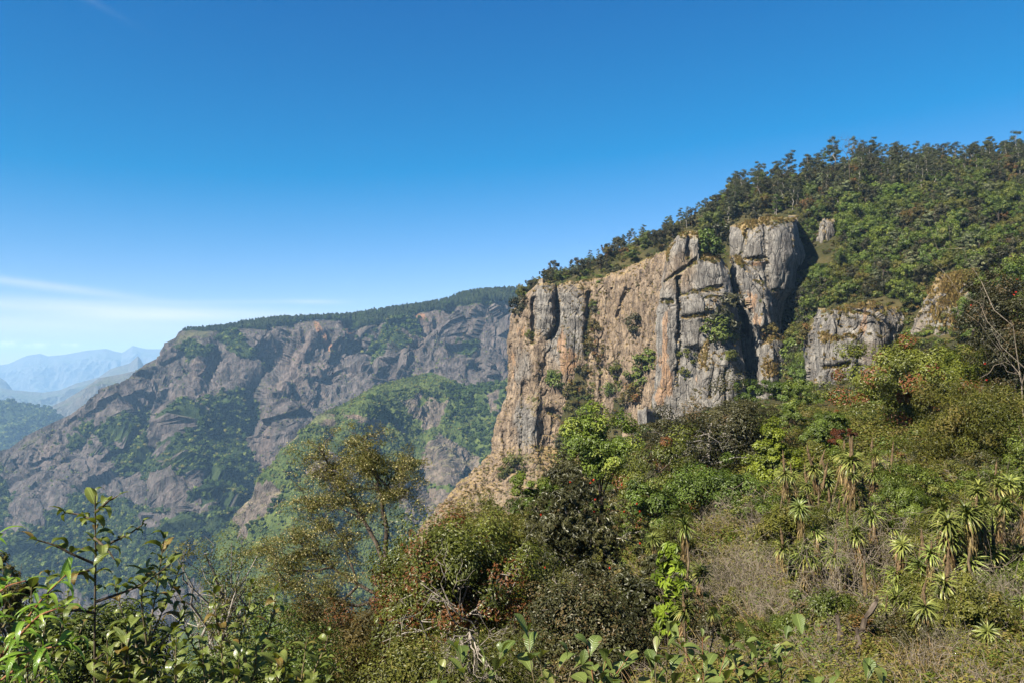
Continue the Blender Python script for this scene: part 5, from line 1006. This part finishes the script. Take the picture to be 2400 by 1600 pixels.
def log(name, label, a, b, D, r0, r1, seed, hollow=False):
    g_ = np.random.default_rng(seed); A, B = at(*a, D), at(*b, D + .1); root = A.copy(); t = Acc(); n = 9; p = bend(A - root, B - root, g_, n, .08); rr = np.linspace(r0, r1, n) * (1 + .10 * g_.normal(size=n)); t.tube(p, np.abs(rr), 7)
    V = np.concatenate(t.V); V += fbm(V * 14, 3, seed)[:, None] * r0 * .35; me = mesh(name, V, np.concatenate(t.F), BK['brown']); o = obj(name, me); o.location = root; tag(o, label, 'log')
log('broken_log', 'weathered grey broken trunk leaning over the bare soil patch', (2000, 1520), (2056, 1400), 13.0, .055, .04, 161)
log('broken_log', 'blackened rotting stump below the bare soil patch', (1975, 1560), (1962, 1440), 12.5, .06, .035, 162)
log('broken_log', 'thin dry trunk standing beside the blackened stump', (2010, 1600), (2008, 1470), 11.5, .03, .028, 163)
print('dead wood', round(time.time() - T0, 1))

# ------------------------------------------------------------------ giant lobelias
def rosette(seed, n=64, L=.62):
    g_ = np.random.default_rng(seed); an = np.arange(n) * 2.39996; f = np.arange(n) / n; el = 1.25 - 1.75 * f + g_.normal(0, .12, n); Ls = L * (.6 + .5 * np.sin(np.pi * np.clip(f * .8 + .15, 0, 1))) * g_.uniform(.85, 1.1, n)
    V, Fq, T_ = [], [], []; m = 5
    for k in range(n):
        h = np.array([math.cos(an[k]), math.sin(an[k]), 0]); s = np.array([-h[1], h[0], 0]); p = np.array([0, 0, .10 - .2 * f[k]]); e = el[k]; c = []
        for j in range(m + 1):
            w = (.026, .034, .034, .028, .017, .002)[j]; up_ = np.array([0, 0, 1.0]); c += [p - s * w + up_ * w * .35, p, p + s * w + up_ * w * .35]; p = p + (h * math.cos(e) + up_ * math.sin(e)) * Ls[k] / m; e -= .22 + .12 * g_.random()
        b0 = len(V) * 0 + sum(len(v) for v in V); V.append(np.array(c)); i = b0 + np.arange((m + 1) * 3).reshape(m + 1, 3); Fq.append(grid_faces(m + 1, 3) + b0); T_ += [g_.random()] * ((m + 1) * 3)
    V = np.concatenate(V); r = np.array(T_); return mesh('leaf_rosette', V, np.concatenate(Fq), LM['lobelia'], {'rnd': r, 'tip': (np.repeat(f, 18) > .8).astype(float) * .8})
def skirt(seed, n=70, H=1.0):
    g_ = np.random.default_rng(seed); an = g_.random(n) * 6.28; z = -.05 - g_.random(n) * H; h = np.stack([np.cos(an), np.sin(an), 0 * an], -1); L = .4 + .35 * g_.random(n)
    P = h * .06 + np.stack([0 * z, 0 * z, z], -1); D = unit(h * (.35 + .5 * g_.random((n, 1))) + np.array([0, 0, -1.0]) + g_.normal(0, .15, (n, 3))); N, D = frame(h + np.array([0, 0, .3]), D)
    V, Fq = leaf_quads(P + D * L[:, None] / 2, D, N, L, .05); r = np.repeat(g_.random(n), 4); return mesh('dead_leaf_skirt', V, Fq, LM['dead'], {'rnd': r, 'tip': 0 * r})
def spike(seed, H=1.3):
    t = Acc(); g_ = np.random.default_rng(seed); n = 26; z = np.linspace(0, H, n); r = .062 * np.clip((H - z) / H * 2.2, .12, 1) ** .6 * (1 + .22 * g_.normal(size=n)); t.tube(np.stack([.03 * np.sin(z * 2 + seed), .02 * np.cos(z * 3), z], -1), np.abs(r), 9); me = t.mesh('flower_spike', BK['spike']); return me
ROS = [rosette(s) for s in (171, 172, 173, 174)]; SKT = [skirt(s) for s in (181, 182, 183)]; SPK = [spike(s, h) for s, h in ((191, 1.2), (192, 1.6), (193, .9))]
def lobelia(px, py, D, size, sp_, label, group, g_):
    c = at(px, py, D); gz = ground(c[0], c[1]); h = max(.25, c[2] - gz); r = empty('giant_lobelia', (c[0], c[1], gz), g_.random() * 6.28); r.rotation_euler = (g_.normal(0, .09), g_.normal(0, .09), g_.random() * 6.28); tag(r, label, 'lobelia', group)
    lean = g_.normal(0, .08, 2) * h; t = Acc(); p = bend((lean[0], lean[1], -.2), (0, 0, h), g_, 5, .06); t.tube(p, np.linspace(.055, .04, 5) * size, 6); obj('stem', t.mesh('stem', BK['stem']), r)
    o = obj('leaf_rosette', ROS[g_.integers(4)], r); o.location = (0, 0, h); o.scale = (size, size, size * g_.uniform(.75, 1.25)); o.rotation_euler = (g_.normal(0, .25), g_.normal(0, .25), 0)
    o = obj('dead_leaf_skirt', SKT[g_.integers(3)], r); o.location = (0, 0, h); o.scale = (size * .85, size * .85, size * min(.95, max(.35, h * .5)))
    if sp_: o = obj('flower_spike', SPK[g_.integers(3)], r); o.location = (0, 0, h); o.scale = (size, size, size * g_.uniform(.6, 1.15)); o.rotation_euler = (g_.normal(0, .07), g_.normal(0, .07), 0)
g_ = np.random.default_rng(200)
def stand(spots, label, group, D, size, psp):
    for x, y in spots: lobelia(x + g_.normal(0, 3), y + g_.normal(0, 3), D + g_.normal(0, D * .05), size * g_.uniform(.6, 1.3), g_.random() < psp, label, group, g_)
stand([(1862, 1150), (1885, 1120), (1915, 1140), (1935, 1095), (1955, 1125), (1985, 1085), (2000, 1115), (2015, 1080), (2040, 1110), (2060, 1095), (1995, 1150), (2030, 1150), (1965, 1165), (2075, 1120), (1870, 1195), (1900, 1230), (1925, 1255), (1850, 1110), (1870, 1085), (1900, 1095), (1920, 1165), (1945, 1190), (1975, 1200), (2010, 1180), (2050, 1165), (2020, 1210), (1890, 1165), (1865, 1240), (1940, 1225), (2045, 1070), (1965, 1070), (2090, 1150), (1880, 1265)],
      'giant lobelia with tall brown spike in the upper stand below the big reddish tree', 'lobelias of the upper stand', 42, 1.15, .85)
stand([(2345, 1140), (2375, 1165), (2325, 1180), (2365, 1195), (2390, 1210), (2300, 1195), (2275, 1180), (2250, 1150), (2390, 1255), (2345, 1235), (2310, 1235), (2260, 1220), (2215, 1200), (2400, 1160), (2330, 1120), (2360, 1130), (2290, 1150), (2380, 1285), (2330, 1270), (2290, 1270), (2240, 1260), (2360, 1300), (2395, 1320), (2270, 1240)],
      'yellow-green giant lobelia rosette in the dense clump at the picture edge', 'lobelias of the clump at the picture edge', 25, .85, .1)
stand([(1890, 1300), (1925, 1315), (1850, 1320), (1945, 1300), (1830, 1270), (2085, 1350), (2155, 1340), (2205, 1295), (2250, 1300), (2280, 1330), (2255, 1360), (2330, 1360), (2385, 1350), (1640, 1345), (1600, 1240), (1545, 1255), (1618, 1330)],
      'single giant lobelia scattered over the middle of the dry slope', 'lobelias scattered on the dry slope', 23, .75, .35)
stand([(2280, 1465), (2320, 1480), (2330, 1540), (2360, 1530), (2385, 1580), (2150, 1520), (2175, 1430), (2260, 1440), (1680, 1440), (1590, 1430), (1870, 1540), (2060, 1545), (2240, 1560)],
      'small giant lobelia low on the dry slope near the bottom edge', 'lobelias near the bottom edge', 13.5, .42, .3)
stand([(2180, 1300), (2200, 1330), (2220, 1370), (2205, 1400), (2180, 1450), (2225, 1490), (2265, 1500), (2025, 1420)], 'spent lobelia with a thick brown dead-leaf column on the dry slope', 'spent lobelias on the dry slope', 17, .6, 1.0)
print('lobelias', round(time.time() - T0, 1))
low = np.random.default_rng(77)
stand([(low.uniform(1840, 2400), low.uniform(1190, 1380)) for _ in range(46)], 'low giant lobelia rosette hugging the middle of the dry slope', 'low lobelias on the middle slope', 24, .7, .15)
stand([(low.uniform(1900, 2400), low.uniform(1400, 1600)) for _ in range(34)], 'low lobelia rosette in the bottom corner of the dry slope', 'low lobelias in the bottom corner', 15, .42, .2)
# dry shrubs
def dry_parts(seed, H=2.2, n=70, leaves=500):
    q = np.random.default_rng(seed); t = Acc(); ends = []
    for _ in range(n):
        d = unit(q.normal(size=3) * np.array([.5, .5, .2]) + np.array([0, 0, .9])); L = H * q.uniform(.5, 1.0); p = bend((0, 0, -.1), d * L, q, 5, .2); t.tube(p, np.linspace(.014, .004, 5), 3); ends += [p[3], p[4], p[2]]
        for _ in range(3):
            a = p[q.integers(2, 5)]; e = a + unit(q.normal(size=3) + np.array([0, 0, .5])) * L * .3; t.tube(np.array([a, (a + e) / 2 + q.normal(0, .03, 3), e]), np.array([.006, .005, .003]), 3); ends.append(e)
    ends = np.array(ends); P = ends[q.integers(len(ends), size=leaves)] + q.normal(0, .1, (leaves, 3)); N, D = frame(q.normal(size=P.shape) + np.array([0, 0, .8]), q.normal(size=P.shape)); V, Fq = leaf_quads(P, D, N, .09, .03); r = np.repeat(q.random(leaves), 4)
    return [('twigs', t.mesh('twigs', BK['twig'])), ('foliage', join_leaves('foliage', [(V, Fq, r, 0 * r)], LM['olive']))]
DRY = [dry_parts(s) for s in (201, 202, 203)]
for i in range(42):
    px, py = (g_.uniform(1600, 1830), g_.uniform(1230, 1480)) if i < 26 else (g_.uniform(1900, 2400), g_.uniform(1280, 1590)); h = look(px, py)
    if h is None: continue
    i = 0 if i < 26 else 30
    copy_thing('dry_shrub', DRY[g_.integers(3)], tuple(h), g_.random() * 6.28, g_.uniform(.55, 1.1) * np.clip(h.y / 22, .4, 1.1), 'grey twiggy nearly leafless shrub on the slope below the dark tree' if i < 20 else 'grey twiggy dry shrub among the lobelias', 'shrub', 'dry shrubs below the dark tree' if i < 20 else 'dry shrubs among the lobelias')
# undergrowth of the near slope
ug = [tuft_t('grass_tuft', 211, 'straw', 70, .6, .007, 1.6), tuft_t('grass_tuft', 212, 'dead', 60, .55, .009, 2.0), brush_t('low_brush', 213, 'olive', 420, .7, .7, .10), brush_t('low_brush', 214, 'mid', 420, .6, .6, .10), brush_t('low_brush', 215, 'brown', 420, .7, .6, .10), bpy.data.objects.new('twigs', dry_parts(216, 1.0, 40, 120)[0][1]), tuft_t('grass_tuft', 217, 'lobelia', 46, .5, .016, 1.2), brush_t('low_brush', 218, 'bright', 420, .6, .6, .10)]
pts, sc_, ix = [], [], []
for _ in range(8600):
    px, py = rng.uniform(1000, 2450) if rng.random() < .88 else rng.uniform(2450, 2820), rng.uniform(960, 1700) if rng.random() < .7 else rng.uniform(1250, 1650); h = look(px, py)
    if h is None or h.y > 130 or h.y < 4: continue
    bare_ = math.hypot((px - 2040) / 100, (py - 1410) / 85) < 1 or math.hypot((px - 1800) / 90, (py - 1560) / 60) < 1 or math.hypot((px - 2200) / 60, (py - 1540) / 60) < 1
    if bare_ and rng.random() < .93: continue
    f = np.clip(h.y / 22, .45, 2.2); pts.append(tuple(h)); sc_.append(rng.uniform(.6, 1.3) * f); ix.append(rng.choice(8, p=[.10, .20, .20, .10, .20, .08, .10, .02]) if h.y < 17 else rng.choice(8, p=[.23, .25, .14, .06, .10, .07, .11, .04]) if h.y < 60 else rng.choice([2, 3, 4, 2]))
scatter('undergrowth', 'straw grass, twigs and low brush covering the dry near slope', 'undergrowth', np.array(pts), rs.random(len(pts)) * 6.28, np.array(sc_), np.array(ix), ug)
print('undergrowth', len(pts), round(time.time() - T0, 1))

# ------------------------------------------------------------------ foreground: big leaves, one object each
def big_leaf(name, seed, L, Wd, prof, droop, fold, mat, wave=.0, n=8):
    q = np.random.default_rng(seed); V, lu, lv = [], [], []; p = np.zeros(3); e = .25
    for j in range(n + 1):
        t = j / n; w = Wd * np.interp(t, *prof) / 2; z = wave * math.sin(t * 9 + seed)
        for k, sgn in enumerate((-1, -.5, 0, .5, 1)):
            V.append(p + np.array([w * sgn, 0, abs(sgn) * w * fold + z * abs(sgn) * L * .1])); lu.append(t); lv.append(sgn)
        p = p + np.array([0, math.cos(e), math.sin(e)]) * L / n; e -= droop / n * (1 + t)
    me = mesh(name, np.array(V), grid_faces(n + 1, 5), mat, {'lu': np.array(lu), 'lv': np.array(lv)}, True); return me
def veined(name, c0, c1, c2, trans=.3, gloss=.10, rough=.35, veins=11, vb=.35):
    k = NT(name); c0, c1, c2 = (tuple(x * .66 for x in c) for c in (c0, c1, c2)); u, v = k.attr('lu'), k.attr('lv'); oi = k.new('ShaderNodeObjectInfo').outputs['Random']
    c = k.mix(oi, c0, c1); c = k.mix(k.rng(k.math('FRACT', k.math('MULTIPLY', oi, 13.7)), .86, .96), c, c2)
    ph = k.math('FRACT', k.math('MULTIPLY', k.math('SUBTRACT', u, k.math('MULTIPLY', k.math('ABSOLUTE', v), .09)), float(veins)))
    vn = k.rng(k.math('ABSOLUTE', k.math('SUBTRACT', ph, .5)), .36, .5); mr = k.rng(k.math('ABSOLUTE', v), 0.0, .12, 1.0, 0.0); al = k.math('MAXIMUM', k.math('MULTIPLY', vn, .6), mr)
    c = k.mix(k.math('MULTIPLY', al, .45), c, tuple(min(1, x * 1.9 + .02) for x in c1)); n = k.noise(k.pos(), 60, 3, .6); c = k.mix(k.rng(n, .55, .75, 0, .3), c, tuple(x * .5 for x in c0))
    br_ = k.noise(k.pos(), 22, 4, .65); c = k.mix(k.rng(k.math('ADD', br_, k.math('MULTIPLY', k.math('POWER', k.math('ABSOLUTE', v), 3.0), .14)), .66, .74, 0, .85), c, (.085, .05, .022))
    b = k.bump(k.math('SUBTRACT', k.math('MULTIPLY', n, .1), al), vb, .004)
    d = k.new('ShaderNodeBsdfDiffuse'); k.put(d.inputs[0], c); k.l.new(b, d.inputs['Normal']); t = k.new('ShaderNodeBsdfTranslucent'); k.put(t.inputs[0], k.mix(1.0, c, (1.3, 1.3, .5), 'MULTIPLY'))
    m = k.new('ShaderNodeMixShader'); m.inputs[0].default_value = trans; k.l.new(d.outputs[0], m.inputs[1]); k.l.new(t.outputs[0], m.inputs[2])
    g = k.new('ShaderNodeBsdfGlossy'); g.inputs['Roughness'].default_value = rough; k.l.new(b, g.inputs['Normal']); m2 = k.new('ShaderNodeMixShader'); m2.inputs[0].default_value = gloss * .35; k.l.new(m.outputs[0], m2.inputs[1]); k.l.new(g.outputs[0], m2.inputs[2]); k.l.new(m2.outputs[0], k.out.inputs['Surface']); return k.m
VM = {'sap': veined('sapling_leaf', (0.075, 0.105, 0.018), (0.17, 0.20, 0.045), (0.17, 0.11, 0.03), .28, .08), 'green': veined('broad_leaf', (0.07, 0.105, 0.022), (0.16, 0.20, 0.05), (0.22, 0.23, 0.06), .3, .08), 'droop': veined('drooping_leaf', (0.10, 0.20, 0.018), (0.20, 0.33, 0.035), (0.30, 0.38, 0.05), .38, .10, veins=16)}
OVAL = ([0, .06, .2, .45, .7, .88, 1], [.08, .35, .8, 1, .82, .42, .02]); OBOV = ([0, .06, .25, .6, .82, .94, 1], [.06, .2, .55, 1, .92, .5, .05]); LANCE = ([0, .08, .3, .6, .85, 1], [.1, .6, 1, .75, .35, .01])
BL = {'sap': [big_leaf('leaf', s, .145, .062, OVAL, d, f, VM['sap'], .02) for s, d, f in ((1, 1.0, .35), (2, 1.5, .5), (3, .6, .25), (4, 2.0, .55))], 'green': [big_leaf('leaf', s, .125, .066, OBOV, d, f, VM['green'], .015) for s, d, f in ((5, .5, .3), (6, .9, .2), (7, .2, .4))], 'droop': [big_leaf('leaf', s, .21, .034, LANCE, d, f, VM['droop'], .03, 10) for s, d, f in ((8, 1.5, .3), (9, 2.0, .4), (10, 1.1, .3))]}
STEM = bark_mat('green_stem', (0.09, 0.075, 0.04), (0.20, 0.16, 0.09), 25.0); REDSTEM = bark_mat('red_stem', (0.16, 0.05, 0.03), (0.30, 0.16, 0.08), 25.0); SAPSTEM = bark_mat('sapling_stem', (0.045, 0.035, 0.025), (0.11, 0.085, 0.055), 25.0)
def leafy(name, label, foot_px, D, stems, kind, cat='shrub', spacing=.045, size=1.0, smat=None, r=.006, start=.35, seed=1, horizontal=.9, group=None):
    """stems: polylines of photo points (px, py[, depth offset]); the first point is on the ground or on another stem"""
    q = np.random.default_rng(seed); X = (foot_px - CX) / F * D; gz = ground(X, D); root = empty(name, (X, D, gz)); tag(root, label, cat, group); o = np.array([X, D, gz])
    for line in stems:
        pts = np.array([at(a[0], a[1], D + (a[2] if len(a) > 2 else 0)) - o for a in line]); 
        if len(pts) == 2: pts = np.array([pts[0], (pts[0] + pts[1]) / 2 + q.normal(0, .02, 3), pts[1]])
        k = np.linspace(0, len(pts) - 1, len(pts) * 4); path = np.stack([np.interp(k, np.arange(len(pts)), pts[:, c]) for c in range(3)], -1); path[1:-1] = (path[:-2] + 2 * path[1:-1] + path[2:]) / 4
        t = Acc(); t.tube(path, np.linspace(r * 1.4, r * .5, len(path)), 6); obj('stem', t.mesh('stem', smat or STEM), root)
        sl = np.concatenate([[0], np.cumsum(np.linalg.norm(np.diff(path, axis=0), axis=1))]); tot = sl[-1]; s = tot * start if tot > .4 else tot * .15; i = 0
        while s < tot + spacing * .9:
            f = min(s, tot); a = np.array([np.interp(f, sl, path[:, c]) for c in range(3)]); tg = unit(path[min(len(path) - 1, np.searchsorted(sl, f) + 1)] - path[max(0, np.searchsorted(sl, f) - 2)])
            an = i * 2.4 + q.normal(0, .35); h = np.array([math.cos(an), math.sin(an), 0]); last = s > tot - spacing * .5
            d = unit(h * horizontal + tg * (.5 if not last else 1.2) + np.array([0, 0, .12 + q.normal(0, .18)])); n = unit(np.array([0, 0, 1.0]) + h * -.2 + q.normal(0, .25, 3)); n = unit(n - d * np.dot(n, d)); x = np.cross(d, n)
            sz = size * q.uniform(.45, 1.15) * (1 if not last else .75); Mx = Matrix(((x[0], d[0], n[0], a[0]), (x[1], d[1], n[1], a[1]), (x[2], d[2], n[2], a[2]), (0, 0, 0, 1))) @ Matrix.Scale(sz, 4)
            lf = obj('leaf', BL[kind][q.integers(len(BL[kind]))], root); lf.matrix_local = Mx
            s += spacing * q.uniform(.7, 1.3); i += 1
    return root
leafy('sapling', 'slender upright sapling with dark stem and folded bronze-green leaves', 223, 5.6, [[(224, 1900), (222, 1600), (222, 1450), (224, 1300), (223, 1155)], [(222, 1320), (170, 1298, -.1), (125, 1275, -.15), (78, 1262, -.2)], [(223, 1222), (190, 1205, .1), (150, 1200, .1)], [(222, 1290), (262, 1270, .1), (300, 1252, .15), (335, 1228, .1)], [(223, 1200), (255, 1172), (275, 1162)], [(222, 1410), (280, 1390, .1), (335, 1370, .1), (400, 1320, .1)], [(222, 1435), (180, 1428, -.1), (130, 1440, -.2)], [(222, 1545), (280, 1505), (330, 1480)], [(222, 1260), (255, 1290, -.15), (268, 1310, -.2)], [(224, 1330), (180, 1345, -.15), (140, 1350, -.2)]], 'sap', 'sapling', spacing=.052, size=1.12, r=.008, start=.42, seed=301, smat=SAPSTEM)
leafy('big_leaved_shrub', 'shrub with large hanging bright leaves beside the slender sapling', 400, 6.0, [[(330, 1900), (350, 1480), (372, 1350), (385, 1258)], [(350, 1500), (395, 1400, .1), (425, 1320, .1)], [(345, 1520), (330, 1400, -.1), (345, 1330, -.2)], [(340, 1560), (290, 1450, .2), (270, 1370, .2)], [(350, 1540), (440, 1430, .2), (410, 1375, .2)]], 'sap', spacing=.036, size=1.22, seed=302, start=.3)
leafy('big_leaved_shrub', 'dark big-leaved shrub in the middle of the foreground leaves', 560, 6.6, [[(540, 1900), (520, 1520), (505, 1430), (500, 1365)], [(540, 1700), (560, 1500), (585, 1420), (590, 1368)], [(560, 1700), (620, 1510), (640, 1440), (645, 1385)], [(545, 1700), (480, 1560), (440, 1490), (425, 1450)], [(560, 1700), (600, 1560, -.2), (600, 1500, -.3)]], 'sap', spacing=.036, size=1.15, seed=303, start=.45)
leafy('big_leaved_shrub', 'leafy shrub at the end of the foreground under the wattle tree', 720, 6.2, [[(700, 1900), (705, 1600), (715, 1530), (720, 1492)], [(700, 1700), (740, 1560), (765, 1510), (770, 1478)], [(700, 1700), (660, 1590), (640, 1540)], [(705, 1720), (750, 1620), (790, 1560)]], 'sap', spacing=.036, size=1.15, seed=304, start=.45)
def tips(x0, x1, y0, y1, n, q): return [[(x + q.normal(0, 20), 1800), (x + q.normal(0, 10), y + 130), (x + q.normal(0, 8), y)] for x, y in zip(q.uniform(x0, x1, n), q.uniform(y0, y1, n))]
q = np.random.default_rng(310)
leafy('big_leaved_shrub', 'low big-leaved growth along the bottom under the slender sapling', 300, 5.0, tips(190, 420, 1460, 1580, 9, q), 'sap', spacing=.036, size=1.1, seed=305, start=.5)
leafy('big_leaved_shrub', 'low big-leaved growth along the bottom under the middle shrub', 520, 5.4, tips(400, 680, 1480, 1590, 9, q), 'sap', spacing=.036, size=1.1, seed=306, start=.5)
leafy('bronze_leaved_shrub', 'bronze-leaved shrub behind the drooping bright leaves', 60, 6.4, [[(60, 1900), (40, 1480), (20, 1400), (5, 1330)], [(60, 1700), (70, 1450), (75, 1360)], [(60, 1700), (110, 1450), (115, 1345)], [(60, 1700), (150, 1460), (160, 1390)], [(60, 1700), (10, 1500), (-20, 1400)], [(60, 1700), (180, 1500), (200, 1450)]], 'sap', spacing=.036, size=1.15, seed=307, start=.4)
leafy('drooping_shrub', 'bright green shrub with long drooping pointed leaves in the corner', 20, 4.0, [[(-40, 1800), (-30, 1600), (40, 1480), (100, 1400), (165, 1335)], [(-40, 1560), (60, 1530), (120, 1515), (165, 1508)], [(-60, 1500), (-20, 1400), (20, 1370), (60, 1360)], [(-80, 1360), (-40, 1290), (-5, 1252)], [(-30, 1620), (30, 1570), (70, 1560)], [(-20, 1560), (90, 1440, -.1), (150, 1420, -.1)], [(-40, 1700), (60, 1620), (110, 1590)]], 'droop', spacing=.030, size=1.0, smat=REDSTEM, seed=308, start=.25, horizontal=1.0)
for x, y, n, lab, sd in ((1130, 1520, 3, 'leafy sprig with broad glossy leaves below the reddish shrub', 1), (1300, 1480, 4, 'tallest broad-leaved sprig below the dark shrub', 2), (1420, 1510, 3, 'broad-leaved sprig between the dark shrub and the lime sapling', 3), (1560, 1470, 2, 'thin stem with few broad leaves under the lime sapling', 4),
                         (1700, 1490, 6, 'broad-leaved plant on the bare soil below the dry shrubs', 5), (1790, 1440, 5, 'broad-leaved plant rising before the dry twigs', 6), (1900, 1540, 4, 'low broad-leaved plant beside the blackened stump', 7), (2060, 1560, 2, 'small broad-leaved plant right of the blackened stump', 8), (1040, 1570, 2, 'low broad-leaved sprig at the bottom edge near the wattle', 9), (1500, 1570, 3, 'low broad-leaved sprig at the bottom edge under the lime sapling', 10), (1640, 1560, 4, 'low broad-leaved plant at the bottom edge left of the bare soil', 11)):
    q = np.random.default_rng(400 + sd); D = 4.3 if x < 1650 else 5.6
    leafy('broad_leaved_plant', lab, x, D, [[(x + q.normal(0, 15), 1800), (x + k * 22 - n * 11 + q.normal(0, 8), y + 90 + q.uniform(0, 40)), (x + (k - n / 2 + .5) * 46 + q.normal(0, 12), y + q.uniform(0, 110) * (k > 0))] for k in range(n)], 'green', 'plant', spacing=.06, size=1.2 if x < 1650 else 1.25, r=.004, start=.62, seed=400 + sd, smat=REDSTEM if sd in (3, 5) else STEM)
# a bird over the rim
bv = np.array([(-.22, 0, 0), (.25, .0, .02), (0, .05, .05), (0, -.05, .05), (0, 0, -.05), (.02, .62, .14), (-.12, .55, .12), (.02, -.62, .14), (-.12, -.55, .12), (-.36, .06, .01), (-.36, -.06, .01)]); bf = np.array([[0, 2, 4], [0, 4, 3], [1, 4, 2], [1, 3, 4], [0, 3, 2], [1, 2, 3], [2, 5, 6], [2, 6, 0], [3, 8, 7], [3, 0, 8], [0, 10, 9]])
kb = NT('bird_feather'); bo = obj('bird', mesh('bird', bv, bf, kb.diffuse((0.03, 0.028, 0.026)))); bo.location = at(1357, 569, 330); bo.rotation_euler = (0, .1, .5); bo.scale = (.9,) * 3; tag(bo, 'tiny dark bird gliding in the sky above the brown cliff rim', 'bird')
print('all', len(SC.objects), round(time.time() - T0, 1))
